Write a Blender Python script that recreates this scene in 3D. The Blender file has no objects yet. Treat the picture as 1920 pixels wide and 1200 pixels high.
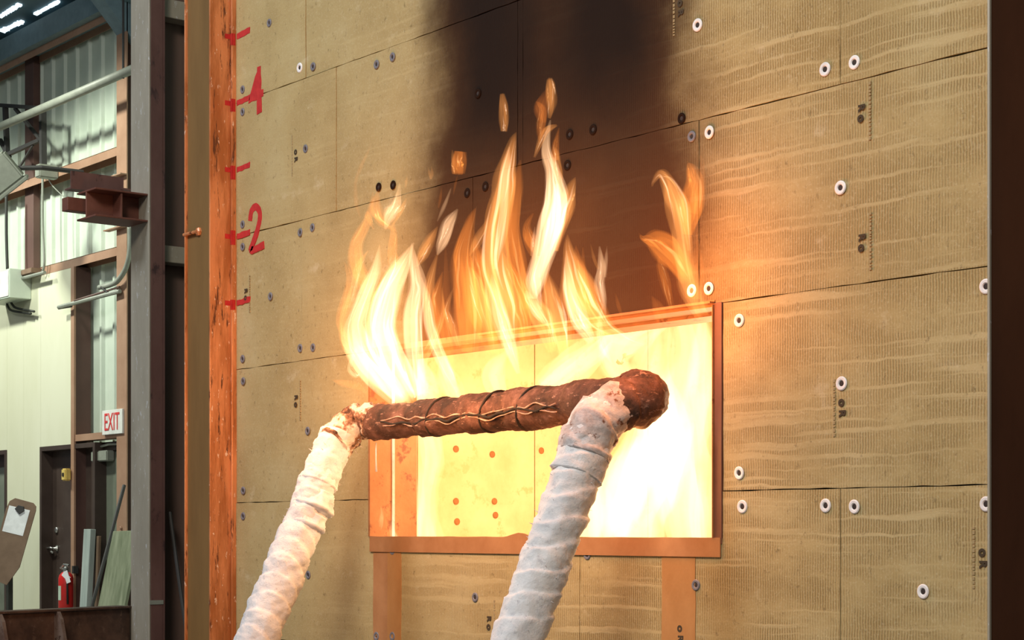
import bpy, bmesh, math, random
from mathutils import Vector, Matrix, noise

# ------------------------------------------------------------------ camera, world, exposure, lights
SC = bpy.context.scene
COL = SC.collection
SC.view_settings.view_transform = 'Standard'
SC.view_settings.look = 'None'
SC.view_settings.gamma = 1.0
SC.view_settings.use_curve_mapping = False
SC.view_settings.exposure = 0.0
SC.cycles.transparent_max_bounces = 96
SC.cycles.max_bounces = 8
SC.cycles.sample_clamp_indirect = 6.0

FPX = 3381.0                       # focal length in pixels of the 1920 px wide frame
TH = math.radians(51.3)            # the view is turned 51 degrees off the test wall's normal
DIST = 6.68
CZ = 1.17                          # eye height
HOR = 996.0                        # horizon row
RV = Vector((math.cos(TH), math.sin(TH), 0))
FV = Vector((-math.sin(TH), math.cos(TH), 0))
CAM = Vector((0, 0, CZ)) - DIST * FV
cd = bpy.data.cameras.new('camera')
cd.sensor_width = 36.0
cd.lens = FPX / 1920 * 36.0
cd.shift_y = (HOR - 600) / 1920
cd.clip_end = 300
cam = bpy.data.objects.new('camera', cd)
COL.objects.link(cam)
cam.location = CAM
cam.rotation_euler = (math.pi / 2, 0, TH)
SC.camera = cam

w = bpy.data.worlds.new('world'); SC.world = w
w.use_nodes = True
w.node_tree.nodes['Background'].inputs[0].default_value = (0.80, 0.92, 1.0, 1)
w.node_tree.nodes['Background'].inputs[1].default_value = 0.13


def light(name, kind, loc, energy, color, size=0.2, rot=(0, 0, 0), **kw):
    l = bpy.data.lights.new(name, kind)
    l.energy = energy; l.color = color
    if kind == 'AREA':
        l.shape = 'RECTANGLE'; l.size = size; l.size_y = kw.get('size_y', size)
    else:
        l.shadow_soft_size = size
    if kind == 'SPOT':
        l.spot_size = kw['angle']; l.spot_blend = kw.get('blend', 0.4)
    o = bpy.data.objects.new(name, l); COL.objects.link(o)
    o.location = loc; o.rotation_euler = rot
    return o

# high-bay lamps of the hall
light('high_bay_lamp', 'AREA', (4.5, -6.5, 7.6), 560, (1.0, 0.89, 0.76), 2.4, (math.radians(40), 0, math.radians(15)))
light('high_bay_lamp', 'AREA', (-2.5, -6.0, 7.6), 370, (0.86, 0.93, 1.0), 2.0, (math.radians(40), 0, math.radians(-8)))
light('high_bay_lamp', 'SPOT', (-12.0, 0.9, 6.9), 1150, (0.95, 1.0, 0.86), 0.25, (math.radians(16), 0, 0), angle=math.radians(118), blend=0.30)
light('high_bay_lamp', 'SPOT', (-16.0, 0.7, 6.9), 1000, (0.95, 1.0, 0.88), 0.25, (math.radians(16), 0, 0), angle=math.radians(118), blend=0.30)
# lamps standing in for the fire's light, in the chamber and before the wall
light('chamber_fire_light', 'POINT', (0.15, 1.35, 1.55), 120, (1.0, 0.70, 0.40), 0.28)
light('chamber_fire_light', 'POINT', (-0.75, 0.75, 1.60), 12, (1.0, 0.62, 0.28), 0.16)
light('flame_light', 'POINT', (-0.80, -0.50, 1.80), 17, (1.0, 0.42, 0.13), 0.16)
light('flame_light', 'POINT', (0.05, -0.60, 1.72), 30, (1.0, 0.42, 0.13), 0.18)  # added in empty air before the opening, to warm the boards below
light('flame_light', 'POINT', (0.72, -0.07, 1.45), 12, (1.0, 0.40, 0.12), 0.12)
light('flame_light', 'POINT', (1.00, -0.30, 1.95), 15, (1.0, 0.28, 0.05), 0.12)


def P(px, py, Y):
    """point of the plane y = Y seen at a pixel of the 1920 x 1200 frame (photogrammetry helper)"""
    a = (px - 960) / FPX
    D = FV + a * RV
    t = (Y - CAM.y) / D.y
    p = CAM + t * D
    p.z = CZ + t * (HOR - py) / FPX
    return p


def PX(px, py, X):
    a = (px - 960) / FPX
    D = FV + a * RV
    t = (X - CAM.x) / D.x
    p = CAM + t * D
    p.z = CZ + t * (HOR - py) / FPX
    return p


def ppm(p):
    return FPX / (p - CAM).dot(FV)

# ------------------------------------------------------------------ helpers


class MB:
    def __init__(self):
        self.v = []; self.f = []

    def add(self, vs, fs):
        n = len(self.v)
        self.v += [tuple(q) for q in vs]
        self.f += [tuple(i + n for i in q) for q in fs]
        return self

    def box(self, x0, x1, y0, y1, z0, z1, M=None):
        vs = [Vector((x, y, z)) for x in (x0, x1) for y in (y0, y1) for z in (z0, z1)]
        if M: vs = [M @ q for q in vs]
        return self.add(vs, [(0, 1, 3, 2), (4, 6, 7, 5), (0, 4, 5, 1), (2, 3, 7, 6), (0, 2, 6, 4), (1, 5, 7, 3)])

    def bevbox(self, x0, x1, y0, y1, z0, z1, b, M=None):
        bm = bmesh.new()
        bmesh.ops.create_cube(bm, size=1)
        for q in bm.verts:
            q.co = Vector(((x0 + x1) / 2 + q.co.x * (x1 - x0), (y0 + y1) / 2 + q.co.y * (y1 - y0), (z0 + z1) / 2 + q.co.z * (z1 - z0)))
        bmesh.ops.bevel(bm, geom=bm.edges[:], offset=b, segments=2, affect='EDGES')
        bm.verts.index_update()
        vs = [q.co.copy() for q in bm.verts]
        if M: vs = [M @ q for q in vs]
        fs = [[q.index for q in f.verts] for f in bm.faces]
        bm.free()
        return self.add(vs, fs)

    def prism(self, poly, y0, y1, M=None):
        """polygon in x-z (counter-clockwise seen from -y) from y0 (front) to y1"""
        n = len(poly)
        vs = [Vector((p[0], y0, p[1])) for p in poly] + [Vector((p[0], y1, p[1])) for p in poly]
        if M: vs = [M @ q for q in vs]
        fs = [tuple(range(n)), tuple(range(2 * n - 1, n - 1, -1))]
        fs += [(i, i + n, (i + 1) % n + n, (i + 1) % n) for i in range(n)]
        return self.add(vs, fs)

    def tube(self, path, r, n=10, cap=True):
        path = [Vector(q) for q in path]
        rs = r if isinstance(r, (list, tuple)) else [r] * len(path)
        up = None; rings = []
        for i, q in enumerate(path):
            t = (path[min(i + 1, len(path) - 1)] - path[max(i - 1, 0)]).normalized()
            if up is None:
                up = t.orthogonal().normalized()
            a = (up - up.dot(t) * t).normalized(); up = a
            b = t.cross(a)
            rings.append([q + rs[i] * (math.cos(k * 2 * math.pi / n) * a + math.sin(k * 2 * math.pi / n) * b) for k in range(n)])
        vs = [q for ring in rings for q in ring]
        fs = []
        for i in range(len(path) - 1):
            for k in range(n):
                fs.append((i * n + k, i * n + (k + 1) % n, (i + 1) * n + (k + 1) % n, (i + 1) * n + k))
        if cap:
            fs.append(tuple(range(n - 1, -1, -1)))
            fs.append(tuple((len(path) - 1) * n + k for k in range(n)))
        return self.add(vs, fs)

    def lathe(self, prof, base, n=20, axis='z'):
        vs = []; fs = []
        for r, h in prof:
            for k in range(n):
                c, s = math.cos(2 * math.pi * k / n) * r, math.sin(2 * math.pi * k / n) * r
                vs.append(Vector(base) + (Vector((c, s, h)) if axis == 'z' else Vector((c, -h, s))))
        for i in range(len(prof) - 1):
            for k in range(n):
                q = (i * n + k, i * n + (k + 1) % n, (i + 1) * n + (k + 1) % n, (i + 1) * n + k)
                fs.append(q)
        fs.append(tuple(range(n - 1, -1, -1)))
        fs.append(tuple((len(prof) - 1) * n + k for k in range(n)))
        return self.add(vs, fs)

    def mesh(self, name, mat, smooth=False):
        me = bpy.data.meshes.new(name)
        me.from_pydata(self.v, [], self.f)
        me.materials.append(mat)
        bm = bmesh.new(); bm.from_mesh(me)
        bmesh.ops.recalc_face_normals(bm, faces=bm.faces)
        bm.to_mesh(me); bm.free()
        if smooth:
            me.shade_smooth()
        return me

    def build(self, name, mat, parent=None, smooth=False, bevel=0.0):
        o = bpy.data.objects.new(name, self.mesh(name, mat, smooth))
        COL.objects.link(o)
        if parent: o.parent = parent
        if bevel:
            m = o.modifiers.new('bevel', 'BEVEL'); m.width = bevel; m.segments = 2; m.limit_method = 'ANGLE'
        return o


def tag(o, label, cat=None, group=None, kind=None):
    o['label'] = label
    if cat: o['category'] = cat
    if group: o['group'] = group
    if kind: o['kind'] = kind
    return o


def empty(name, loc=(0, 0, 0)):
    o = bpy.data.objects.new(name, None); COL.objects.link(o); o.location = loc
    o.empty_display_size = 0.1
    return o


def reparent(o, p):
    """keep world place under an Empty that stands at the thing's base"""
    o.parent = p
    o.matrix_parent_inverse = Matrix.Translation(-Vector(p.location))


def inst(name, me, parent, loc, rot=None, scale=None):
    o = bpy.data.objects.new(name, me); COL.objects.link(o); o.parent = parent; o.location = loc
    if rot: o.rotation_euler = rot
    if scale: o.scale = scale
    return o


def text_mesh(name, s, size, mat, depth=0.001, bold=0.0):
    cu = bpy.data.curves.new(name, 'FONT'); cu.body = s; cu.size = size; cu.extrude = depth; cu.offset = bold
    cu.align_x = 'CENTER'; cu.align_y = 'CENTER'
    t = bpy.data.objects.new(name, cu); COL.objects.link(t)
    dg = bpy.context.evaluated_depsgraph_get()
    me = bpy.data.meshes.new_from_object(t.evaluated_get(dg))
    bpy.data.objects.remove(t); bpy.data.curves.remove(cu)
    me.name = name; me.materials.clear(); me.materials.append(mat)
    return me

# ------------------------------------------------------------------ materials


class N:
    def __init__(self, name):
        self.m = bpy.data.materials.new(name); self.m.use_nodes = True
        self.t = self.m.node_tree
        self.b = self.t.nodes['Principled BSDF']
        self.out = self.t.nodes['Material Output']

    def n(self, typ, **kw):
        q = self.t.nodes.new(typ)
        for k, v in kw.items():
            if k.startswith('i_'):
                key = k[2:]
                q.inputs[int(key) if key.isdigit() else key].default_value = v
            else:
                setattr(q, k, v)
        return q

    def l(self, a, b):
        self.t.links.new(a, b)

    def pos(self):
        return self.n('ShaderNodeNewGeometry').outputs['Position']

    def mapping(self, src, scale):
        q = self.n('ShaderNodeMapping'); q.inputs['Scale'].default_value = scale
        self.l(src, q.inputs[0]); return q.outputs[0]

    def noise(self, src, scale, detail=4, rough=0.6, dist=0.0):
        q = self.n('ShaderNodeTexNoise'); q.inputs['Scale'].default_value = scale
        q.inputs['Detail'].default_value = detail; q.inputs['Roughness'].default_value = rough
        q.inputs['Distortion'].default_value = dist
        self.l(src, q.inputs['Vector']); return q.outputs['Fac']

    def ramp(self, fac, stops):
        q = self.n('ShaderNodeValToRGB')
        e = q.color_ramp.elements
        while len(e) < len(stops): e.new(0.5)
        for k, (p, c) in enumerate(stops):
            e[k].position = p; e[k].color = (*c, 1) if len(c) == 3 else c
        self.l(fac, q.inputs[0]); return q.outputs[0]

    def mix(self, fac, a, b, blend='MIX'):
        q = self.n('ShaderNodeMix'); q.data_type = 'RGBA'; q.blend_type = blend
        for s, v in ((q.inputs[0], fac), (q.inputs[6], a), (q.inputs[7], b)):
            if hasattr(v, 'links'): self.l(v, s)
            elif isinstance(v, (int, float)): s.default_value = v
            else: s.default_value = (*v, 1)
        return q.outputs[2]

    def math(self, op, a, b=None, c=None, clamp=False):
        q = self.n('ShaderNodeMath'); q.operation = op; q.use_clamp = clamp
        for s, v in zip(q.inputs, (a, b, c)):
            if v is None: continue
            if hasattr(v, 'links'): self.l(v, s)
            else: s.default_value = v
        return q.outputs[0]

    def bump(self, h, strength=0.3, dist=0.01):
        q = self.n('ShaderNodeBump'); q.inputs['Strength'].default_value = strength
        q.inputs['Distance'].default_value = dist
        self.l(h, q.inputs['Height']); self.l(q.outputs[0], self.b.inputs['Normal'])

    def smooth(self, v, lo, hi):
        q = self.n('ShaderNodeMapRange'); q.interpolation_type = 'SMOOTHSTEP'
        q.inputs['From Min'].default_value = lo; q.inputs['From Max'].default_value = hi
        self.l(v, q.inputs[0]); return q.outputs[0]

    def xyz(self, v):
        q = self.n('ShaderNodeSeparateXYZ'); self.l(v, q.inputs[0]); return q.outputs


def mottled(name, c1, c2, scale=6, rough=0.7, metal=0.0, c3=None, bump=0.15, stretch=(1, 1, 1), lo=0.35, hi=0.65, fine=60, spots=None):
    m = N(name); p = m.mapping(m.pos(), stretch)
    f = m.noise(p, scale, 6, 0.65)
    col = m.ramp(f, [(lo, c1), (hi, c2)])
    if c3:
        f3 = m.noise(p, scale * 3.1, 5, 0.7)
        col = m.mix(m.smooth(f3, 0.56, 0.66), col, c3)
    if spots:
        fs = m.noise(m.mapping(m.pos(), (1, 1, 0.35)), 55, 3, 0.7)
        col = m.mix(m.smooth(fs, 0.63, 0.69), col, spots)
    m.l(col, m.b.inputs['Base Color'])
    m.b.inputs['Roughness'].default_value = rough; m.b.inputs['Metallic'].default_value = metal
    if bump:
        m.bump(m.noise(p, fine, 4, 0.7), bump, 0.004)
    return m.m


def plain(name, c, rough=0.6, metal=0.0):
    return mottled(name, tuple(x * 0.88 for x in c), tuple(min(1, x * 1.1) for x in c), 9, rough, metal, bump=0.05)


def flame_mat(name, color, strength):
    m = N(name)
    m.t.nodes.remove(m.b)
    e = m.n('ShaderNodeEmission'); e.inputs[0].default_value = (*color, 1); e.inputs[1].default_value = strength
    m.l(e.outputs[0], m.out.inputs['Volume'])
    return m.m


def board_material():
    m = N('mineral_wool')
    pos = m.pos(); X, Y, Z = m.xyz(pos)
    oi = m.n('ShaderNodeObjectInfo').outputs['Random']
    big = m.noise(pos, 2.2, 5, 0.6)
    col = m.ramp(big, [(0.30, (0.36, 0.265, 0.12)), (0.52, (0.45, 0.345, 0.165)), (0.72, (0.50, 0.41, 0.22))])
    # pressed ribs: fine vertical dashes in uneven rows
    warp = m.noise(m.mapping(pos, (3, 3, 9)), 2.0, 3, 0.6)
    xx = m.math('ADD', X, m.math('MULTIPLY', warp, 0.010))
    rib = m.math('SINE', m.math('MULTIPLY', xx, 2 * math.pi / 0.0104))
    rib = m.math('MULTIPLY_ADD', rib, 0.5, 0.5)
    zz = m.math('ADD', Z, m.math('MULTIPLY', m.noise(m.mapping(pos, (1.2, 1.2, 1.0)), 2.2, 4, 0.65), 0.055))
    cx = m.n('ShaderNodeCombineXYZ'); m.l(m.math('MULTIPLY', X, 0.9), cx.inputs[0]); m.l(m.math('MULTIPLY', zz, 30.0), cx.inputs[2])
    row = m.smooth(m.noise(cx.outputs[0], 1.3, 2, 0.5), 0.53, 0.66)
    patch = m.noise(m.mapping(pos, (1, 1, 2.2)), 3.2, 4, 0.65)
    side = m.smooth(X, -1.7, 0.9)                       # the boards on the left are pressed fainter
    amt = m.math('MULTIPLY', m.smooth(patch, 0.28, 0.62), m.math('MULTIPLY_ADD', side, 0.85, 0.15))
    ribd = m.math('MULTIPLY', m.math('MULTIPLY', rib, m.math('SUBTRACT', 1.0, row)), amt)
    col = m.mix(m.math('MULTIPLY', ribd, 0.80), col, (0.19, 0.12, 0.045))
    col = m.mix(m.math('MULTIPLY', m.math('MULTIPLY', row, amt), 0.30), col, (0.60, 0.49, 0.29))
    # flecks and fibres
    fl = m.noise(m.mapping(pos, (1, 1, 0.8)), 38, 5, 0.75)
    col = m.mix(m.math('MULTIPLY', m.smooth(fl, 0.57, 0.70), 0.7), col, (0.17, 0.12, 0.055))
    fl2 = m.noise(pos, 150, 3, 0.7)
    col = m.mix(m.math('MULTIPLY', m.smooth(fl2, 0.50, 0.75), 0.45), col, (0.62, 0.54, 0.36))
    pa = m.noise(m.mapping(pos, (1, 1, 1.4)), 5.5, 5, 0.7)
    col = m.mix(m.math('MULTIPLY', m.smooth(pa, 0.58, 0.74), 0.45), col, (0.64, 0.55, 0.38))
    # per-board tint
    col = m.mix(m.math('MULTIPLY', oi, 0.22), col, (0.36, 0.30, 0.16))
    # soot and scorch left on the boards above the opening
    n1 = m.noise(pos, 2.6, 5, 0.6)
    wob = m.math('MULTIPLY_ADD', n1, 0.36, -0.18)
    uu = m.math('ADD', m.math('ABSOLUTE', m.math('SUBTRACT', X, 0.20)), wob)
    up = m.smooth(Z, 1.80, 1.93)
    uw = m.math('SUBTRACT', uu, m.math('MULTIPLY', m.math('SUBTRACT', 1.0, m.smooth(Z, 2.0, 3.1)), 0.16))
    brown = m.math('MULTIPLY', m.math('SUBTRACT', 1.0, m.smooth(uw, 0.52, 0.92)), up)
    col = m.mix(m.math('MULTIPLY', brown, 0.94), col, (0.050, 0.0165, 0.0078))
    dx = m.math('ABSOLUTE', m.math('SUBTRACT', m.math('ABSOLUTE', m.math('SUBTRACT', X, 0.20)), 0.34))
    core = m.math('SUBTRACT', 1.0, m.smooth(m.math('ADD', uu, 0.0), 0.40, 0.80))
    lobes = m.math('SUBTRACT', 1.0, m.smooth(m.math('ADD', dx, wob), 0.05, 0.42))
    hi = m.smooth(m.math('ADD', Z, m.math('MULTIPLY', wob, 0.8)), 2.30, 2.85)
    black = m.math('MULTIPLY', m.math('MULTIPLY', m.math('MULTIPLY_ADD', lobes, 0.40, 0.62), core), hi)
    col = m.mix(m.math('MULTIPLY', black, 0.95), col, (0.016, 0.010, 0.008))
    m.l(col, m.b.inputs['Base Color'])
    m.b.inputs['Roughness'].default_value = 0.95
    m.b.inputs['Specular IOR Level'].default_value = 0.1
    h = m.math('ADD', m.math('MULTIPLY', ribd, -0.6), m.math('MULTIPLY', fl, 0.5))
    m.bump(h, 0.35, 0.004)
    return m.m


M = {}
M['board'] = board_material()
M['board_edge'] = mottled('board_backing', (0.06, 0.045, 0.025), (0.10, 0.075, 0.04), 12, 0.95)
M['rust'] = mottled('rusted_steel', (0.42, 0.14, 0.045), (0.70, 0.28, 0.12), 11, 0.36, 0.15, (0.13, 0.042, 0.020), 0.5, (1, 1, 0.16), 0.42, 0.58, spots=(0.85, 0.62, 0.50))
M['rust_front'] = mottled('brown_frame_paint', (0.155, 0.085, 0.026), (0.21, 0.118, 0.038), 5, 0.55, 0.0, bump=0.1, stretch=(1, 1, 0.2))
M['dark_frame'] = mottled('dark_brown_frame', (0.024, 0.0085, 0.0035), (0.033, 0.012, 0.005), 5, 0.95, 0.0, bump=0.08, stretch=(1, 1, 0.3))  # right column, a darker brown than the left one
M['dark_frame'].node_tree.nodes['Principled BSDF'].inputs['Specular IOR Level'].default_value = 0.08
M['col_front'] = mottled('scuffed_grey_paint', (0.32, 0.29, 0.23), (0.44, 0.405, 0.33), 4, 0.5, 0.1, None, 0.15, (1, 1, 0.3), spots=(0.55, 0.55, 0.55))
M['maroon'] = mottled('maroon_primer', (0.12, 0.056, 0.048), (0.19, 0.098, 0.084), 3, 0.5, 0.1, (0.06, 0.03, 0.03), 0.1, (1, 1, 0.5))
M['primer'] = mottled('red_oxide_primer', (0.13, 0.045, 0.030), (0.20, 0.078, 0.055), 5, 0.55, 0.05, bump=0.1)
M['tan_steel'] = mottled('tan_steel_paint', (0.34, 0.19, 0.12), (0.42, 0.25, 0.165), 3, 0.55, bump=0.05)
M['siding'] = mottled('pale_green_siding', (0.52, 0.60, 0.50), (0.60, 0.67, 0.57), 2.2, 0.45, bump=0.03)
M['cream'] = mottled('cream_liner', (0.68, 0.68, 0.50), (0.74, 0.74, 0.57), 1.3, 0.6, bump=0.03, stretch=(1, 1, 0.4))
M['brown_door'] = mottled('brown_door_paint', (0.050, 0.032, 0.026), (0.070, 0.047, 0.038), 3, 0.45, bump=0.03)
M['brown_post'] = mottled('brown_post_paint', (0.10, 0.050, 0.040), (0.13, 0.067, 0.053), 2, 0.55, bump=0.05)
M['partition'] = mottled('dark_brown_sheet', (0.14, 0.088, 0.070), (0.19, 0.122, 0.096), 2, 0.6, bump=0.05, stretch=(4, 4, 0.2))
M['grey_pipe'] = plain('grey_green_pipe', (0.27, 0.285, 0.24), 0.5)
M['dark_iron'] = plain('dark_iron', (0.035, 0.033, 0.032), 0.6)
M['black'] = plain('black_cable', (0.025, 0.027, 0.022), 0.6)
M['floor'] = mottled('concrete', (0.19, 0.18, 0.165), (0.27, 0.26, 0.235), 1.4, 0.85, bump=0.1)
M['roof'] = mottled('haze_tinted_roof', (0.09, 0.17, 0.21), (0.13, 0.23, 0.28), 1.5, 0.6, bump=0.03)  # bluish daylight haze under the roof put into the sheet colour
M['roof_steel'] = plain('blue_grey_steel', (0.17, 0.25, 0.29), 0.6)
M['white_paint'] = plain('white_enamel', (0.78, 0.78, 0.74), 0.4)
M['paper'] = plain('white_paper', (0.82, 0.84, 0.86), 0.8)
M['hardboard'] = mottled('brown_hardboard', (0.17, 0.105, 0.065), (0.22, 0.14, 0.09), 6, 0.7)
M['red'] = plain('extinguisher_red', (0.62, 0.02, 0.018), 0.3)
M['red_ink'] = plain('sign_red', (0.70, 0.05, 0.05), 0.5)
M['red_spray'] = mottled('red_spray_paint', (0.42, 0.012, 0.014), (0.54, 0.026, 0.024), 30, 0.8, bump=0.1)
M['yellow'] = plain('yellow_plastic', (0.75, 0.55, 0.16), 0.4)
M['chrome'] = plain('chrome', (0.62, 0.62, 0.60), 0.22, 0.9)
M['label_green'] = plain('pale_green_label', (0.50, 0.62, 0.50), 0.5)
M['wood_green'] = mottled('weathered_green_wood', (0.16, 0.19, 0.11), (0.30, 0.33, 0.22), 3, 0.8, bump=0.2, stretch=(5, 5, 0.5))
M['wood_grey'] = mottled('grey_green_lumber', (0.30, 0.36, 0.34), (0.42, 0.48, 0.45), 4, 0.8, bump=0.15, stretch=(4, 4, 0.5))
M['glass'] = mottled('greenish_glass', (0.15, 0.17, 0.13), (0.21, 0.23, 0.18), 2, 0.12, bump=0.0)
M['washer'] = plain('white_washer', (0.80, 0.80, 0.82), 0.45)
M['washer_grey'] = plain('grey_washer', (0.17, 0.17, 0.20), 0.5)
M['washer_soot'] = plain('sooty_washer', (0.020, 0.011, 0.008), 1.0)
M['washer_soot'].node_tree.nodes['Principled BSDF'].inputs['Specular IOR Level'].default_value = 0.05
M['hole'] = plain('screw_recess', (0.030, 0.020, 0.018), 0.8)
M['ink'] = plain('black_print', (0.050, 0.034, 0.018), 0.9)
M['faint_ink'] = plain('faded_print', (0.34, 0.26, 0.135), 0.9)
M['orange_strip'] = mottled('orange_brown_strip', (0.37, 0.165, 0.045), (0.46, 0.225, 0.075), 5, 0.8, bump=0.15, stretch=(1, 1, 0.6), fine=160)
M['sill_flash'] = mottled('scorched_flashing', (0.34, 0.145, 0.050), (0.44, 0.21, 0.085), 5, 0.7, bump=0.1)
M['jamb_steel'] = mottled('orange_rust_jamb', (0.36, 0.14, 0.045), (0.50, 0.22, 0.085), 5, 0.6, 0.1, (0.25, 0.08, 0.03), 0.2)
M['casing'] = mottled('brown_casing', (0.15, 0.06, 0.035), (0.20, 0.085, 0.05), 5, 0.6, bump=0.1)
M['chamber'] = mottled('chamber_board', (0.60, 0.45, 0.26), (0.74, 0.60, 0.40), 3, 0.9, bump=0.15, c3=(0.60, 0.43, 0.24))
M['chamber_dot'] = plain('chamber_fastener', (0.30, 0.12, 0.04), 0.7)
M['blanket'] = mottled('ceramic_blanket', (0.62, 0.63, 0.67), (0.76, 0.76, 0.78), 14, 0.95, bump=0.7, fine=90, c3=(0.56, 0.56, 0.60))
M['dark_hole'] = plain('dark_interior', (0.02, 0.015, 0.012), 0.9)


def char_material():
    m = N('charred_blanket'); p = m.pos()
    a = m.noise(p, 9, 6, 0.7); b = m.noise(m.mapping(p, (1, 1, 2.5)), 26, 5, 0.7)
    col = m.ramp(a, [(0.34, (0.030, 0.013, 0.008)), (0.50, (0.11, 0.045, 0.028)), (0.66, (0.24, 0.115, 0.085))])
    col = m.mix(m.smooth(b, 0.57, 0.68), col, (0.38, 0.21, 0.16))
    m.l(col, m.b.inputs['Base Color']); m.b.inputs['Roughness'].default_value = 0.8
    m.bump(m.noise(p, 60, 6, 0.75), 0.6, 0.01)
    return m.m


def singed_material():
    m = N('singed_blanket'); p = m.pos()
    a = m.noise(p, 11, 6, 0.7)
    col = m.ramp(a, [(0.40, (0.05, 0.022, 0.014)), (0.48, (0.30, 0.15, 0.09)), (0.56, (0.74, 0.66, 0.58))])
    m.l(col, m.b.inputs['Base Color']); m.b.inputs['Roughness'].default_value = 0.9
    m.bump(m.noise(p, 70, 6, 0.75), 0.7, 0.01)
    return m.m


M['char'] = char_material()
M['singed'] = singed_material()
M['ash'] = mottled('pale_ash', (0.30, 0.16, 0.11), (0.62, 0.42, 0.33), 30, 0.9, bump=0.3)
M['singed_pale'] = mottled('greyed_blanket', (0.30, 0.25, 0.24), (0.62, 0.60, 0.62), 8, 0.95, bump=0.6, fine=90, lo=.36, hi=.56, c3=(0.16, 0.07, 0.04))
M['flame_hot'] = flame_mat('flame_hot', (1.0, 0.56, 0.28), 19)
M['flame_mid'] = flame_mat('flame_mid', (1.0, 0.36, 0.085), 12)
M['flame_cool'] = flame_mat('flame_cool', (1.0, 0.26, 0.035), 8.5)
M['flame_dim'] = flame_mat('flame_dim', (1.0, 0.25, 0.04), 5)
M['flame_room'] = flame_mat('flame_room', (1.0, 0.74, 0.40), 5.5)
M['flame_core'] = flame_mat('flame_core', (1.0, 0.66, 0.42), 52)
M['flame_streak'] = flame_mat('flame_streak', (1.0, 0.48, 0.17), 34)
M['flame_wisp'] = flame_mat('flame_wisp', (1.0, 0.33, 0.06), 24)

RND = random.Random(7)

# ------------------------------------------------------------------ test wall of mineral wool boards
FT = 0.3048
ZD = CZ + 0.130
ZC, ZB, ZA = ZD + 2 * FT, ZD + 4 * FT, ZD + 6 * FT
WL, WR, WT, WB = -0.928, 1.053, ZC - 0.004, CZ - 0.022      # the window opening
UL, UR = -2.035, 2.20

wall = empty('wall_front')
tag(wall, 'tall test wall of tan ribbed mineral wool boards, sooted above the burning opening', kind='structure')


def jag(poly, amp=0.0016, step=0.06):
    out = []
    n = len(poly)
    for i in range(n):
        a, b = Vector(poly[i]), Vector(poly[(i + 1) % n])
        k = max(1, int((b - a).length / step))
        d = (b - a).normalized(); nn = Vector((-d.y, d.x))
        for j in range(k):
            q = a.lerp(b, j / k)
            if j: q = q + nn * RND.uniform(-amp, amp)
            out.append((q.x, q.y))
    return out


G = 0.0016


def board(poly):
    dy = RND.uniform(0, 0.003)
    mb = MB(); mb.prism(jag(poly), dy, 0.05)
    return mb.build('insulation_board', M['board'], wall)


def rect(u0, u1, z0, z1):
    return [(u0 + G, z0 + G), (u1 - G, z0 + G), (u1 - G, z1 - G), (u0 + G, z1 - G)]


for z0, z1, seams in ((ZA + 2 * FT, ZA + 4 * FT, [UL, -0.85, 0.37, 1.584, UR]),
                      (ZA, ZA + 2 * FT, [UL, -1.427, -0.208, 1.01, UR]),
                      (ZB, ZA, [UL, -1.187, 0.030, 0.062, 1.584, UR]),
                      (ZC, ZB, [UL, -1.459, -0.24, 0.979, UR]),
                      (0.08, ZD - 2 * FT, [UL, -0.9, 0.3, 1.3, UR])):
    for a, b in zip(seams[:-1], seams[1:]):
        board(rect(a, b, z0, z1))
board(rect(UL, WL - 0.004, ZD, ZC))
board(rect(WR + 0.036, UR, ZD, ZC))
zl = ZD - 2 * FT
board([(UL + G, zl + G), (-0.836 - G, zl + G), (-0.836 - G, WB - G), (WL - 0.004, WB - G), (WL - 0.004, ZD - G), (UL + G, ZD - G)])
board(rect(-0.836, 0.383, zl, WB))
board([(0.383 + G, zl + G), (1.584 - G, zl + G), (1.584 - G, ZD - G), (WR + 0.036, ZD - G), (WR + 0.036, WB - G), (0.383 + G, WB - G)])
board(rect(1.584, UR, zl, ZD))

mb = MB()
for a, b, z0, z1 in ((UL, WL - .03, 0.0, 4.55), (WR + .036, UR + 0.1, 0.0, 4.55), (WL - .03, WR + .036, 0.0, WB - 0.022), (WL - .03, WR + .036, WT + 0.02, 4.55)):
    mb.box(a, b, 0.052, 0.13, z0, z1)
mb.build('backing_board', M['board_edge'], wall)

# fasteners: stress plates with a screw recess
mb = MB()
n = 22
prof = [(0.0215, 0.0), (0.0215, 0.0022), (0.0185, 0.0042), (0.0115, 0.0038), (0.0088, 0.0012), (0.0088, 0.0002)]
vs = []; fs = []
for r, h in prof:
    for k in range(n):
        vs.append((r * math.cos(2 * math.pi * k / n), -h, r * math.sin(2 * math.pi * k / n)))
for i in range(len(prof) - 1):
    for k in range(n):
        fs.append((i * n + k, i * n + (k + 1) % n, (i + 1) * n + (k + 1) % n, (i + 1) * n + k))
mb.add(vs, fs)
PL = {k: mb.mesh('fastener', M[k]) for k in ('washer', 'washer_grey', 'washer_soot')}
mb = MB(); mb.lathe([(0.0095, -0.0005), (0.0095, 0.0008), (0.004, 0.0016)], (0, 0, 0), 12, 'y')
SCREW = mb.mesh('screw', M['hole'])
WHITE = [(562, 127), (1308, 47), (1547, 130), (1602, 117), (1330, 248), (1576, 352), (1329, 541), (1297, 545), (1386, 601), (1578, 719), (1386, 887),
         (1392, 950), (1548, 948), (1602, 950), (1731, 1109), (1849, 537), (1849, 945)]
GREY = [(1297, 256), (505, 43), (587, 125), (706, 121), (736, 107), (455, 168), (455, 210), (573, 279), (563, 436), (586, 427), (455, 421), (455, 463),
        (507, 556), (563, 653), (587, 652), (455, 673), (456, 715), (456, 920), (456, 968), (577, 808), (578, 1078), (736, 1032),
        (1101, 1040), (891, 1120), (1305, 1097), (706, 1193), (736, 1193)]
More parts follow.
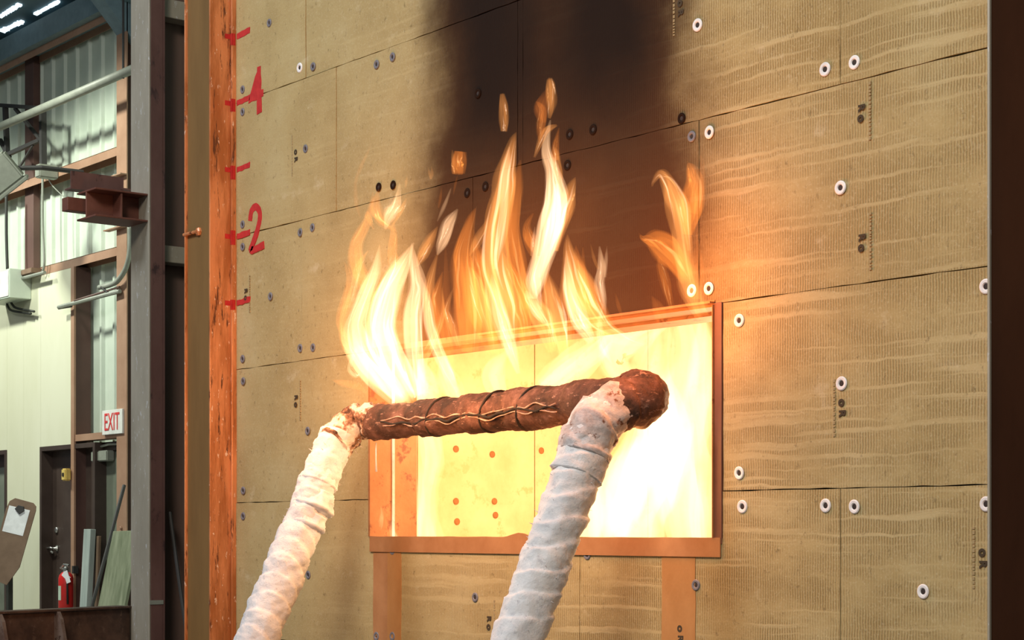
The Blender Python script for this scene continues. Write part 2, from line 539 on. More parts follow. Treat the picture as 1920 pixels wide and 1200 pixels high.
SOOT = [(896, 175), (876, 362), (910, 350), (737, 347), (710, 351), (1068, 252), (1112, 243), (1278, 222), (1064, 310)]
for pts, key in ((WHITE, 'washer'), (GREY, 'washer_grey'), (SOOT, 'washer_soot')):
    for px, py in pts:
        p = P(px, py, 0)
        s = 1.0 if key == 'washer' else 0.86
        o = inst('fastener', PL[key], wall, (p.x, 0.0005, p.z), (RND.uniform(-.05, .05), 0, RND.uniform(-.05, .05)), (s, 1, s))
        inst('screw', SCREW, o, (0, 0, 0))

# red paint marks every foot and the numerals 2 and 4
for k in range(1, 6):
    z = ZC + k * FT
    u0 = UL + 0.022
    mb = MB(); mb.prism(jag([(u0, z - 0.013), (u0 + 0.115, z - 0.008), (u0 + 0.118, z + 0.018), (u0, z + 0.012)], 0.003, 0.02), -0.0012, 0.003)
    mb.build('paint_mark', M['red_spray'], wall)
zm = ZC + 4 * FT
mb = MB()
u0 = UL + 0.125
mb.prism(jag([(u0 + 0.075, zm - 0.085), (u0 + 0.118, zm - 0.080), (u0 + 0.108, zm + 0.128), (u0 + 0.078, zm + 0.128)], 0.003, 0.03), -0.0014, 0.003)
mb.prism(jag([(u0, zm - 0.022), (u0 + 0.13, zm - 0.012), (u0 + 0.13, zm + 0.020), (u0 + 0.085, zm + 0.02), (u0 + 0.085, zm + 0.115), (u0 + 0.06, zm + 0.09), (u0 + 0.012, zm + 0.01)], 0.003, 0.03), -0.0012, 0.003)
tag(mb.build('painted_numeral', M['red_spray'], wall), 'red painted numeral 4')
zm = ZC + 2 * FT
pts = [(0.015, 0.055), (0.028, 0.098), (0.065, 0.112), (0.098, 0.085), (0.098, 0.045), (0.072, -0.005), (0.035, -0.055), (0.020, -0.078), (0.065, -0.078), (0.135, -0.068)]
# smooth ribbon
sp = []
for i in range(len(pts) - 1):
    p0, p1, p2, p3 = (Vector(pts[max(0, i - 1)]), Vector(pts[i]), Vector(pts[i + 1]), Vector(pts[min(len(pts) - 1, i + 2)]))
    for j in range(5):
        t = j / 5
        sp.append(0.5 * ((2 * p1) + (p2 - p0) * t + (2 * p0 - 5 * p1 + 4 * p2 - p3) * t * t + (3 * p1 - p0 - 3 * p2 + p3) * t ** 3))
sp.append(Vector(pts[-1]))
mb = MB(); L_, R_ = [], []
for i, q in enumerate(sp):
    d = (sp[min(i + 1, len(sp) - 1)] - sp[max(i - 1, 0)]).normalized(); nn = Vector((-d.y, d.x))
    hw = 0.0165 + RND.uniform(-.0015, .0015)
    L_.append(q + nn * hw); R_.append(q - nn * hw)
for i in range(len(sp) - 1):
    quad = [R_[i], R_[i + 1], L_[i + 1], L_[i]]
    mb.prism([(u0 + q.x, zm + q.y) for q in quad], -0.0012, 0.003)
tag(mb.build('painted_numeral', M['red_spray'], wall), 'red painted numeral 2')

# small printed stamps on the boards
GR = text_mesh('printed_letter', 'R', 0.034, M['ink'], 0.0006, 0.0016)
GO = text_mesh('printed_letter', 'o', 0.040, M['ink'], 0.0006, 0.0022)
for px, py, flip in ((1615, 212, 0), (1616, 455, 0), (1579, 765, 1), (1843, 1047, 1), (555, 292, 1), (555, 752, 0), (917, 1168, 0), (1276, 1188, 1), (1276, 15, 1), (461, 552, 0)):
    p = P(px, py, 0)
    dz = 0.016
    inst('printed_letter', GR, wall, (p.x, -0.0008, p.z + (-dz if flip else dz)), (math.pi / 2, math.pi / 2, 0))
    inst('printed_letter', GO, wall, (p.x, -0.0008, p.z + (dz if flip else -dz)), (math.pi / 2, math.pi / 2, 0))
    mb = MB()
    sx = 0.032 if not flip else -0.032
    z = p.z - 0.085
    while z < p.z + 0.085:
        h = RND.uniform(0.004, 0.010)
        mb.box(p.x + sx - 0.004, p.x + sx + 0.004, -0.0006, 0.004, z, z + h); z += h + RND.uniform(0.003, 0.006)
    mb.build('printed_line', M['faint_ink'], wall)

# orange-brown strips running down below the opening
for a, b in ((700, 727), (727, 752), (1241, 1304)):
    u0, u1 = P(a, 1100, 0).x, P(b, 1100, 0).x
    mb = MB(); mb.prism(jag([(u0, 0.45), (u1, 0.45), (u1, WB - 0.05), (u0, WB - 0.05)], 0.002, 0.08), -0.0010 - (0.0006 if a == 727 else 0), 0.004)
    mb.build('orange_brown_strip', M['orange_strip'] if a != 700 else M['sill_flash'], wall)

# ------------------------------------------------------------------ window opening
win = empty('window_1')
tag(win, 'wide rectangular opening in the test wall with scorched steel lining, full of fire', kind='structure')
mb = MB(); mb.box(WL - 0.012, WL, -0.004, 0.105, WB, WT); mb.build('jamb', M['jamb_steel'], win)
mb = MB(); mb.box(WL - 0.016, WL + 0.004, 0.105, 0.118, WB, WT); tag(mb.build('jamb_bead', M['blanket'], win), 'pale sealant bead')
mb = MB(); mb.box(WL - 0.022, WL - 0.003, 0.118, 0.235, WB, WT); mb.build('jamb', M['jamb_steel'], win)
mb = MB(); mb.box(WR, WR + 0.034, -0.003, 0.235, WB - 0.02, WT + 0.006); mb.build('casing', M['casing'], win, bevel=0.002)
mb = MB(); mb.box(WR - 0.003, WR, -0.010, 0.235, WB, WT); mb.build('casing_lip', M['jamb_steel'], win)
mb = MB(); mb.box(WL, WR, 0.0, 0.10, WT - 0.006, WT + 0.016); mb.build('lintel', M['jamb_steel'], win)
mb = MB(); mb.box(WL, WR, 0.112, 0.235, WT - 0.016, WT + 0.016); mb.build('lintel', M['jamb_steel'], win)
mb = MB(); mb.box(WL + 0.75, WR, -0.022, 0.004, WT + 0.004, WT + 0.010); mb.build('drip_edge', M['jamb_steel'], win)
# sill flashing with a buckled edge
mb = MB()
nseg = 60
top = []
for i in range(nseg + 1):
    u = WL + (WR + 0.03 - WL) * i / nseg
    d = u - 0.05
    top.append((u, WB + 0.001 + 0.014 * math.exp(-(d / 0.06) ** 2) + 0.003 * noise.noise(Vector((u * 9, 0, 0)))))
poly = [(WL, WB - 0.062), (WR + 0.03, WB - 0.062)] + top[::-1]
mb.prism(poly, -0.006, -0.0015)
mb.build('sill_flashing', M['sill_flash'], win)
mb = MB(); mb.box(WL, WR, 0.0, 0.24, WB - 0.018, WB); mb.build('sill', M['jamb_steel'], win)

# ------------------------------------------------------------------ fire chamber behind the opening
RL, RR, RF, RB = -1.46, 1.60, 0.235, 3.25
cw = empty('wall_chamber_left', (RL, 0, 0)); tag(cw, 'scorched cream side wall inside the burning chamber', kind='structure')
ys = [RF, 0.62, 1.31, 2.05, 2.65, RB]; zs = [0.2, 1.02, 2.75]
for a, b in zip(ys[:-1], ys[1:]):
    for c, d in zip(zs[:-1], zs[1:]):
        dd = RND.uniform(0, 0.004)
        mb = MB(); mb.box(-0.03, 0.0 - dd, a + 0.003, b - 0.003, c + 0.003, d - 0.003); mb.build('chamber_panel', M['chamber'], cw)
mb = MB(); mb.box(-0.08, -0.032, RF, RB, 0.2, 2.75); mb.build('chamber_backing', M['board_edge'], cw)
mb = MB(); mb.lathe([(0.016, 0.0), (0.016, 0.002), (0.010, 0.005)], (0, 0, 0), 14, 'z')
DOT = mb.mesh('chamber_fastener', M['chamber_dot'])
for px, py in ((855, 842), (923, 852), (855, 940), (927, 940), (929, 966), (1015, 845), (857, 978)):
    p = PX(px, py, RL); inst('chamber_fastener', DOT, cw, (0.0, p.y, p.z), (0, math.pi / 2, 0))
for nm, bx_, lab in (('wall_chamber_back', (RL, RR, RB, RB + .05, .2, 2.75), 'scorched cream back wall of the burning chamber'),
                     ('wall_chamber_right', (RR, RR + .05, RF, RB, .2, 2.75), 'scorched cream right wall of the burning chamber'),
                     ('ceiling_chamber', (RL, RR, RF, RB, 2.75, 2.8), 'scorched ceiling of the burning chamber'),
                     ('floor_chamber', (RL, RR, RF, RB, .15, .2), 'floor of the burning chamber')):
    mb = MB(); mb.box(*bx_); tag(mb.build(nm, M['chamber']), lab, kind='structure')
mb = MB()
for a, b, z0, z1 in ((RL, WL - 0.022, 0.2, 2.75), (WR + 0.034, RR, 0.2, 2.75), (WL - .022, WR + .034, 0.2, WB - 0.018), (WL - .022, WR + .034, WT + 0.016, 2.75)):
    mb.box(a, b, 0.20, RF, z0, z1)
tag(mb.build('wall_chamber_front', M['chamber']), 'inner face of the test wall around the burning opening', kind='structure')

# ------------------------------------------------------------------ steel frame columns
PRO = 0.125


e = empty('frame_column', (UL - 0.1, 0, 0)); tag(e, 'brown steel frame column with rusted orange side at the left edge of the test wall', 'column')
mb = MB(); mb.box(UL - 0.215, UL - 0.006, -PRO, -PRO + 0.010, 0, 4.6); q = mb.build('front_plate', M['rust_front'], None, bevel=0.003); reparent(q, e)
mb = MB(); mb.box(UL - 0.012, UL, -PRO - 0.002, 0.13, 0, 4.6); q = mb.build('side_flange', M['rust'], None, bevel=0.003); reparent(q, e)
mb = MB(); mb.box(UL - 0.215, UL - 0.205, -PRO + 0.01, 0.12, 0, 4.6); q = mb.build('side_flange', M['rust_front'], None); reparent(q, e)
mb = MB(); mb.box(UL, UL + 0.014, -0.022, 0.02, 0, 4.6); q = mb.build('edge_bead', M['rust'], None, bevel=0.004); reparent(q, e)
mb = MB(); mb.box(UL - 0.220, UL - 0.213, -PRO - 0.014, -PRO + 0.006, 0, 4.6); q = mb.build('edge_glow_lip', M['rust'], None, bevel=0.002); reparent(q, e)  # added orange lip, stands for the firelit highlight on the plate's edge
p = P(372, 435, -PRO)
mb = MB(); mb.tube([(p.x - 0.115, -PRO - 0.012, p.z), (p.x + 0.02, -PRO - 0.012, p.z)], 0.008, 8)
mb.lathe([(0.020, 0.0), (0.020, 0.010), (0.012, 0.016)], (p.x + 0.01, -PRO, p.z), 6, 'y')
q = mb.build('bolt', M['rust'], None); reparent(q, e)
for k in range(1, 6):      # paint marks carried over onto the flange
    z = ZC + k * FT
    mb = MB(); h0, h1 = RND.uniform(.012, .05), RND.uniform(.012, .03); mb.box(UL + 0.0135, UL + 0.0148, -0.020, -0.004, z - h0, z + h1); mb.box(UL + 0.002, UL + 0.0148, -0.0232, -0.021, z - h0, z + h1); mb.box(UL - 0.001, UL + 0.001, -0.05, -0.02, z - .012, z + .010)
    q = mb.build('paint_mark', M['red_spray'], None); reparent(q, e)

u = P(1858, 600, -PRO).x
e = empty('frame_column', (u + 0.12, 0, 0)); tag(e, 'dark brown steel frame column at the right edge of the test wall', 'column')
mb = MB(); mb.box(u, u + 0.26, -PRO, -PRO + 0.012, 0, 4.6); q = mb.build('front_plate', M['dark_frame'], None, bevel=0.003); reparent(q, e)
mb = MB(); mb.box(u, u + 0.012, -PRO + 0.012, 0.12, 0, 4.6); q = mb.build('side_flange', M['rust'], None); reparent(q, e)
mb = MB(); mb.box(u + 0.248, u + 0.26, -PRO + 0.012, 0.12, 0, 4.6); q = mb.build('side_flange', M['dark_frame'], None); reparent(q, e)
mb = MB(); mb.box(u - 0.007, u, -PRO - 0.006, -PRO + 0.02, 0, 4.6); q = mb.build('lip_highlight', M['col_front'], None); reparent(q, e)  # pale strip painted for the highlight along the flange lip

# ------------------------------------------------------------------ scuffed grey column, bracket stub and partition to the left of the test wall
YC = 0.26
c0, c1 = P(245, 600, YC).x, P(279, 600, YC).x
cy1 = None
for k in range(400):
    yy = YC + k * 0.002
    if (Vector((c1, yy, 0)) - CAM).dot(RV) / (Vector((c1, yy, 0)) - CAM).dot(FV) * FPX + 960 > 306:
        cy1 = yy; break
e = empty('steel_column', ((c0 + c1) / 2, YC, 0)); tag(e, 'tall grey steel column with scuffed front and maroon side', 'column')
mb = MB(); mb.box(c0, c1, YC, YC + 0.012, 0, 6.5); q = mb.build('front_plate', M['col_front'], None, bevel=0.004); reparent(q, e)
mb = MB(); mb.box(c1 - 0.012, c1 - 0.001, YC + 0.012, cy1, 0, 6.5); q = mb.build('side_plate', M['maroon'], None, bevel=0.003); reparent(q, e)
mb = MB(); mb.box(c0, c0 + 0.012, YC + 0.012, cy1, 0, 6.5); q = mb.build('side_plate', M['maroon'], None); reparent(q, e)
mb = MB(); mb.box(c0, c1, cy1, cy1 + 0.01, 0, 6.5); q = mb.build('back_plate', M['maroon'], None); reparent(q, e)
z = P(292, 1131, YC).z
mb = MB(); mb.box(c1 - 0.013, c1 + 0.003, YC + 0.004, cy1, z - 0.01, z + 0.012); q = mb.build('weld_seam', M['grey_pipe'], None); reparent(q, e)

# bracket: short wide-flange stub cantilevered towards the front, with an angle above and an end clip
e = empty('bracket_stub', ((c0 + c1) / 2, YC, P(200, 420, YC).z)); tag(e, 'red oxide steel beam stub bolted to the grey column as a bracket', 'bracket')
zt, zb = P(275, 364, YC).z, P(250, 424, YC).z
yl = YC - 0.30
sx0, sx1 = c0 - 0.02, c1 - 0.01
for nm, bxx in (('flange', (sx0, sx1, yl, YC, zt - 0.010, zt)), ('flange', (sx0, sx1, yl, YC, zb, zb + 0.010)),
                ('web', ((sx0 + sx1) / 2 - .006, (sx0 + sx1) / 2 + .006, yl, YC, zb + .01, zt - .01)),
                ('stiffener', (sx0 + .01, sx1 - .01, yl + 0.15, yl + 0.16, zb + .01, zt - .01))):
    mb = MB(); mb.box(*bxx); q = mb.build(nm, M['primer'], None, bevel=0.002); reparent(q, e)
mb = MB(); mb.box(sx0 - 0.02, sx0 + 0.05, yl - 0.075, yl + 0.10, zb + 0.045, zb + 0.115); q = mb.build('end_clip', M['primer'], None, bevel=0.003); reparent(q, e)
mb = MB()
zt2 = zt + 0.025
mb.box(c0 - 0.012, c0 - 0.002, YC - 0.34, YC - 0.04, zt2, zt2 + 0.085); mb.box(c0 - 0.08, c0 - 0.002, YC - 0.34, YC - 0.04, zt2 - 0.008, zt2)
mb.box(c0 - 0.08, c0, YC - 0.06, YC + 0.01, zt2 + 0.02, zt2 + 0.03)
q = mb.build('angle', M['maroon'], None); reparent(q, e)

# partition sheet behind the column
up_ = c0 + 0.02
e = empty('wall_side', (up_, cy1, 0)); tag(e, 'dark brown ribbed partition behind the grey column', kind='structure')
y = cy1 + 0.01
mb = MB()
mb.box(up_ - 0.03, up_ - 0.01, y, 3.9, 0, 6.4); q = mb.build('sheet', M['partition'], None); reparent(q, e)
k = 0
while y < 3.8:
    mb = MB(); mb.box(up_ - 0.01, up_ + 0.006, y, y + 0.05, 0, 6.4); q = mb.build('rib', M['partition'], None); reparent(q, e); y += 0.22
for yp, hh in ((466, 0.09), (8, 0.10)):
    zz = PX(312, yp, up_).z
    mb = MB(); mb.box(up_ + 0.0, up_ + 0.10, cy1 + 0.05, 3.85, zz - hh, zz); q = mb.build('rail', M['col_front'], None, bevel=0.004); reparent(q, e)

# dark steel rack and a leaning bar in front of the partition
e = empty('tube_rack', (up_ + 0.15, 0.95, 0)); tag(e, 'dark steel tube rack in the gap beside the frame column', 'rack')
za, zbb = PX(330, 925, up_ + .1).z, PX(330, 1048, up_ + .1).z
for bxx in ((0.02, 0.10, 0.60, 1.25, za - 0.06, za), (0.02, 0.10, 0.60, 1.25, zbb - 0.04, zbb + 0.02), (0.02, 0.10, 0.86, 0.95, zbb, za), (0.02, 0.08, 0.61, 0.66, 0, za), (0.02, 0.08, 1.20, 1.25, 0, za)):
    mb = MB(); mb.box(up_ + bxx[0], up_ + bxx[1], *bxx[2:]); q = mb.build('tube', M['dark_iron'], None, bevel=0.004); reparent(q, e)
a = PX(318, 960, up_ + 0.12); b = PX(352, 1205, up_ + 0.30)
d = (b - a); b2 = a + d * ((0.0 - a.z) / d.z)
mb = MB(); mb.tube([a, b2], 0.010, 8); tag(mb.build('steel_bar', M['dark_iron']), 'thin dark bar leaning against the partition beside the frame column', 'bar')

# ------------------------------------------------------------------ rusty beam with gussets, lower left
far = Vector((c0 - 0.02, YC - 0.0, 0)); zt = P(245, 1136, YC).z
dirv = (FV * math.cos(math.radians(36)) + RV * math.sin(math.radians(36)))
e = empty('steel_beam', far - dirv * 0.7); tag(e, 'dark rusty steel beam with gusset plates at the lower left', 'beam')
R3 = Matrix(((dirv.x, dirv.y, 0), (dirv.y, -dirv.x, 0), (0, 0, 1))).to_4x4()
yv = Vector((-dirv.y, dirv.x, 0))
R3 = Matrix(((dirv.x, yv.x, 0, far.x), (dirv.y, yv.y, 0, far.y), (0, 0, 1, 0), (0, 0, 0, 1)))
# local x along the beam (0 at the column, negative towards the viewer), local -y faces the viewer's right
M['beam'] = mottled('dark_rust', (0.06, 0.032, 0.022), (0.13, 0.072, 0.048), 6, 0.6, 0.2, (0.14, 0.085, 0.06), 0.3, lo=0.4, hi=0.62)
M['gusset'] = mottled('worn_gusset', (0.16, 0.10, 0.08), (0.30, 0.23, 0.19), 9, 0.45, 0.4, (0.05, 0.025, 0.018), 0.2)
for nm, bxx, mt in (('web', (-1.9, 0, -0.006, 0.006, 0.02, zt - 0.012), 'beam'), ('flange', (-1.9, 0, -0.03, 0.09, zt - 0.012, zt), 'beam'), ('flange', (-1.9, 0, -0.22, 0.09, 0.0, 0.02), 'beam')):
    mb = MB(); mb.box(*bxx, R3); q = mb.build(nm, M[mt], None, bevel=0.002); reparent(q, e)
for lx in (-0.50, -0.865, -1.25, -1.6):
    pr = [(-0.006, 0.02), (-0.22, 0.02), (-0.19, 0.18), (-0.055, zt - 0.05), (-0.03, zt - 0.012), (-0.006, zt - 0.012)]
    mb = MB(); Rg = R3 @ Matrix.Translation((lx, 0, 0)) @ Matrix(((0, 1, 0, 0), (1, 0, 0, 0), (0, 0, 1, 0), (0, 0, 0, 1)))
    mb.prism(pr, -0.010, 0.010, Rg); q = mb.build('gusset_plate', M['gusset'], None); reparent(q, e)

# ------------------------------------------------------------------ hall: floor, roof, back wall
mb = MB(); mb.box(-30, 16, -16, 8, -0.2, 0.0); tag(mb.build('floor', M['floor']), 'grey concrete floor of the hall', kind='structure')
YB, YF = 4.35, 4.14
eave = P(110, 72, YB).z
wb = empty('wall_back', (-12, YB, 0)); tag(wb, 'pale green ribbed siding wall of the hall with tan girts', kind='structure')
# ribbed siding panels (three ribs each)
mb = MB()
prof = []
for k in range(3):
    x = k * 0.305
    prof += [(x, 0.0), (x + 0.225, 0.0), (x + 0.243, -0.032), (x + 0.282, -0.032), (x + 0.300, 0.0)]
prof.append((0.914, 0.0))
vs = [(x, y, 0) for x, y in prof] + [(x, y, eave + 0.3) for x, y in prof] + [(x, y + 0.006, 0) for x, y in prof] + [(x, y + 0.006, eave + 0.3) for x, y in prof]
n = len(prof); fs = []
for i in range(n - 1):
    fs.append((i, i + 1, n + i + 1, n + i)); fs.append((2 * n + i + 1, 2 * n + i, 3 * n + i, 3 * n + i + 1))
fs += [(0, n, 3 * n, 2 * n), (n - 1, 3 * n - 1, 4 * n - 1, 2 * n - 1)]
mb.add(vs, fs)
SID = mb.mesh('siding_panel', M['siding'])
for i in range(13):
    o = bpy.data.objects.new('siding_panel', SID); COL.objects.link(o); o.parent = wb
    o.location = (-19.6 + 12 + i * 0.9145 - 0.0, 0, 0)
mb = MB(); mb.box(-8.0, 14, YB, YB + 0.02, 0, eave + 0.3); q = mb.build('siding_sheet', M['siding'], None); reparent(q, wb)
mb = MB(); mb.box(-26, -19.62, YB, YB + 0.02, 0, eave + 0.3); q = mb.build('siding_sheet', M['siding'], None); reparent(q, wb)


def zat(px, py, Y=YF): return P(px, py, Y).z


gz1, gz2 = zat(140, 312), zat(140, 492)
uc0, uc1 = P(222, 600, YF).x, P(241, 600, YF).x
for gz in (gz1, gz2, zat(140, 60) + 0.0):
    mb = MB(); mb.box(-22, uc0, YF, YF + 0.006, gz - 0.045, gz + 0.045); mb.box(-22, uc0, YF, YB - 0.04, gz + 0.040, gz + 0.046)
    mb.box(-22, uc0, YB - 0.05, YB - 0.044, gz - 0.045, gz + 0.045)
    q = mb.build('girt', M['tan_steel'], None); reparent(q, wb)
# eave strut and roof
mb = MB(); mb.box(-26, 14, YB - 0.30, YB - 0.02, eave - 0.12, eave + 0.12); tag(mb.build('trim_1', M['roof_steel']), 'blue grey eave strut along the top of the siding wall', kind='structure')
rs = 0.16
mb = MB()
mb.add([(-26, YB, eave + .2), (14, YB, eave + .2), (14, -16, eave + .2 + rs * (YB + 16)), (-26, -16, eave + .2 + rs * (YB + 16)),
        (-26, YB, eave + .3), (14, YB, eave + .3), (14, -16, eave + .3 + rs * (YB + 16)), (-26, -16, eave + .3 + rs * (YB + 16))],
       [(0, 1, 2, 3), (4, 7, 6, 5), (0, 4, 5, 1), (1, 5, 6, 2), (2, 6, 7, 3), (3, 7, 4, 0)])
tag(mb.build('ceiling', M['roof']), 'dark roof sheeting of the hall, teal standing for its bluish haze', kind='structure')
M['skylight'] = N('skylight_glow')
sk = M['skylight']; sk.b.inputs['Emission Color'].default_value = (0.75, 0.92, 1, 1); sk.b.inputs['Emission Strength'].default_value = 1.6
sk.b.inputs['Base Color'].default_value = (0.6, 0.7, 0.75, 1); M['skylight'] = sk.m


def roofpt(px, py):
    lo, hi = 4.3, -3.9
    for _ in range(50):
        mid = (lo + hi) / 2; p = P(px, py, mid)
        if p.z > eave + .2 + rs * (YB - mid): lo = mid
        else: hi = mid
    return P(px, py, lo)


for (a, b, hw, lab) in (((3, 57), (43, 38), 0.035, 'bright narrow skylight strip glinting in the dark roof, nearest the frame edge'),
                        ((0, 30), (38, 6), 0.025, 'pale thin skylight line above the bright strip in the dark roof'),
                        ((66, 25), (112, 0), 0.02, 'faint broken skylight line at the top of the dark roof')):
    A, B = roofpt(*a), roofpt(*b)
    d = (B - A).normalized(); nn = d.cross(Vector((0, rs, 1)).normalized()).normalized()
    mb = MB(); dn = Vector((0, 0, -0.02)); seg = 9
    for i in range(seg):
        s0, s1 = A.lerp(B, i / seg), A.lerp(B, (i + RND.uniform(0.75, 1.0)) / seg)
        h0, h1 = hw * RND.uniform(.5, 1.2), hw * RND.uniform(.5, 1.2)
        v4 = [s0 - nn * h0, s1 - nn * h1, s1 + nn * h1, s0 + nn * h0]
        mb.add([q + dn for q in v4] + v4, [(0, 1, 2, 3), (4, 7, 6, 5), (0, 4, 5, 1), (1, 5, 6, 2), (2, 6, 7, 3), (3, 7, 4, 0)])
    tag(mb.build('skylight', M['skylight']), lab, 'skylight', 'roof skylights')

# building column and rafter
e = empty('building_column', ((uc0 + uc1) / 2, YF, 0)); tag(e, 'tan steel building column against the pale green siding', 'column')
for nm, bxx, mt in (('flange', (uc0, uc1, YF - 0.02, YF - 0.008, 0, eave - .1), 'tan_steel'), ('web', ((uc0 + uc1) / 2 - .006, (uc0 + uc1) / 2 + .006, YF - 0.008, YB - .08, 0, eave - .1), 'brown_post'),
                    ('flange', (uc0, uc1, YB - 0.08, YB - 0.06, 0, eave - .1), 'brown_post')):
    mb = MB(); mb.box(*bxx); q = mb.build(nm, M[mt], None); reparent(q, e)
for py in (428, 330):
    z = zat(228, py)
    mb = MB(); mb.box(uc0 - 0.16, uc1, YF - 0.09, YF - 0.02, z - 0.012, z); q = mb.build('seat_plate', M['tan_steel'], None); reparent(q, e)
z = zat(232, 990); mb = MB(); mb.lathe([(0.02, 0), (0.02, .012), (.012, .02)], ((uc0 + uc1) / 2, YF - .02, z), 6, 'y'); q = mb.build('bolt', M['tan_steel'], None); reparent(q, e)
ex = eave
mb = MB()
mb.add([(uc0, YB - .1, ex - 0.55), (uc1, YB - .1, ex - 0.55), (uc1, YB - .9, ex + .19 + .8 * rs), (uc0, YB - .9, ex + .19 + .8 * rs),
        (uc0, YB - .1, ex + .19), (uc1, YB - .1, ex + .19)],
       [(0, 1, 2, 3), (4, 3, 2, 5), (0, 4, 5, 1), (0, 3, 4), (1, 5, 2)])
tag(mb.build('roof_knee', M['roof_steel']), 'blue grey knee plate at the top of the tan building column', 'knee plate')

# brown door post between the cream liner and the siding bay, and the second dark post higher up
p0, p1 = P(133, 700, YF - .02).x, P(139, 700, YF - .02).x
e = empty('door_post', (p0, YF, 0)); tag(e, 'brown steel post between the cream wall and the exit doorway', 'post')
mb = MB(); mb.box(p0, p1, YF - 0.022, YF + 0.0, 0, gz2 - 0.046); q = mb.build('flange', M['tan_steel'], None); reparent(q, e)  # tan paints the lit front edge of the brown post
mb = MB(); mb.box(p0, p1 - 0.012, YF, YB - 0.034, 0, gz2 - 0.046); q = mb.build('web', M['brown_post'], None); reparent(q, e)
hz = zat(180, 818, YF)
mb = MB(); mb.box(p1 - .012, uc0, YF - 0.01, YF + 0.13, hz - 0.035, hz + 0.035); tag(mb.build('trim_2', M['tan_steel']), 'tan steel header above the exit doorway', kind='structure')
for px0, px1, lab in ((56, 72, 'dark brown upper post dividing the siding above the cream wall'), ):
    mb = MB(); a, b = P(px0, 400, YB - .06).x, P(px1, 400, YB - .06).x
    mb.box(a, b, YB - 0.12, YB - 0.04, gz2 + 0.05, eave - .13); tag(mb.build('wall_post', M['brown_post'], None, bevel=0.004), lab, 'post')

# cream liner with vertical joints
lin = empty('wall_liner', (-15, YF, 0)); tag(lin, 'smooth cream liner wall with door openings below the tan girt', kind='structure')
dx0, dx1 = P(76, 900, YF).x, p0
dz = zat(100, 836)
dl1 = P(13, 900, YF).x; dl0 = dl1 - 0.95
edges = [-21.5, -20.0, -18.9, -17.7, dl0]
ztop = gz2 - 0.046


def liner(a, b, z0, z1):
    mb = MB(); mb.box(a + .0015, b - .0015, YF + 0.002, YF + 0.03, z0, z1); q = mb.build('liner_panel', M['cream'], None); reparent(q, lin)


for a, b in zip(edges[:-1], edges[1:]): liner(a, b, 0, ztop)
liner(dl0, dl1, dz, ztop); m_ = (dl1 + dx0) / 2
liner(dl1, m_, 0, ztop); liner(m_, dx0, 0, ztop); liner(dx0, dx1, dz, ztop)

# doors


def door(name, lab, a, b, ztop_, glass=False):
    e = empty(name, ((a + b) / 2, YF, 0)); tag(e, lab, kind='structure')
    fw = 0.05
    for bxx in ((a, a + fw, YF - .012, YF + .17, 0, ztop_), (b - fw, b, YF - .012, YF + .17, 0, ztop_), (a + fw, b - fw, YF - .012, YF + .17, ztop_ - fw, ztop_)):
        mb = MB(); mb.box(*bxx); q = mb.build('door_frame', M['brown_door'], None, bevel=0.003); reparent(q, e)
    mb = MB()
    if not glass:
        mb.bevbox(a + fw, b - fw, YF + .12, YF + .165, 0.01, ztop_ - fw, 0.003); q = mb.build('door_leaf', M['brown_door'], None); reparent(q, e)
    else:
        mb.box(a + fw, a + fw + .10, YF + .12, YF + .165, 0.01, ztop_ - fw); mb.box(b - fw - .10, b - fw, YF + .12, YF + .165, 0.01, ztop_ - fw)
        mb.box(a + fw + .1, b - fw - .1, YF + .12, YF + .165, 0.01, .25); mb.box(a + fw + .1, b - fw - .1, YF + .12, YF + .165, ztop_ - fw - .13, ztop_ - fw)
        q = mb.build('door_leaf', M['brown_door'], None); reparent(q, e)
        mb = MB(); mb.box(a + fw + .1, b - fw - .1, YF + .14, YF + .15, .25, ztop_ - fw - .13); q = mb.build('pane', M['glass'], None); reparent(q, e)
    return e


d1 = door('door_1', 'dark brown flush door with lever handle in the cream wall', dx0, dx1 + .55, dz)
door('door_2', 'dark framed glazed door at the left edge of the frame', dl0, dl1, dz, True)
kx = P(107, 994, YF + .12)
mb = MB(); mb.lathe([(0.035, 0), (0.035, .012), (.028, .02), (.012, .022)], (kx.x, YF + .12, kx.z), 16, 'y'); q = mb.build('deadbolt', M['chrome'], None, True); reparent(q, d1)
lp = P(104, 1028, YF + .12)
mb = MB(); mb.lathe([(0.034, 0), (0.034, .014), (.012, .03), (.012, .05)], (lp.x + .05, YF + .12, lp.z), 14, 'y')
mb.tube([(lp.x + .05, YF + .065, lp.z), (lp.x + .01, YF + .055, lp.z + .008), (lp.x - .08, YF + .055, lp.z), (lp.x - .10, YF + .065, lp.z - .006), (lp.x - .10, YF + .10, lp.z - .03), (lp.x - .02, YF + .10, lp.z - .05)], 0.011, 8)
q = mb.build('lever_handle', M['chrome'], None, True); reparent(q, d1)

# exit doorway: door_3 behind the header, with white jamb, closer
ea, eb = P(178, 900, YB - .08).x, P(178, 900, YB - .08).x + 1.0
e3 = empty('door_3', ((ea + eb) / 2, YB - .08, 0)); tag(e3, 'dark framed glass exit door under the EXIT sign', kind='structure')
ztp = hz - 0.06
for bxx, mt in (((ea, ea + .09, YB - .12, YB - .04, 0, ztp), 'brown_door'), ((ea + .09, eb, YB - .12, YB - .04, ztp - .09, ztp), 'brown_door'),):
    mb = MB(); mb.box(*bxx); q = mb.build('door_frame', M[mt], None); reparent(q, e3)
mb = MB(); mb.box(ea + .10, ea + .15, YB - .10, YB - .05, 0.01, ztp - .10); q = mb.build('edge_strip', M['grey_pipe'], None); reparent(q, e3)
mb = MB(); mb.box(ea + .16, eb, YB - .09, YB - .05, 0.01, ztp - .10); q = mb.build('pane', M['glass'], None); reparent(q, e3)
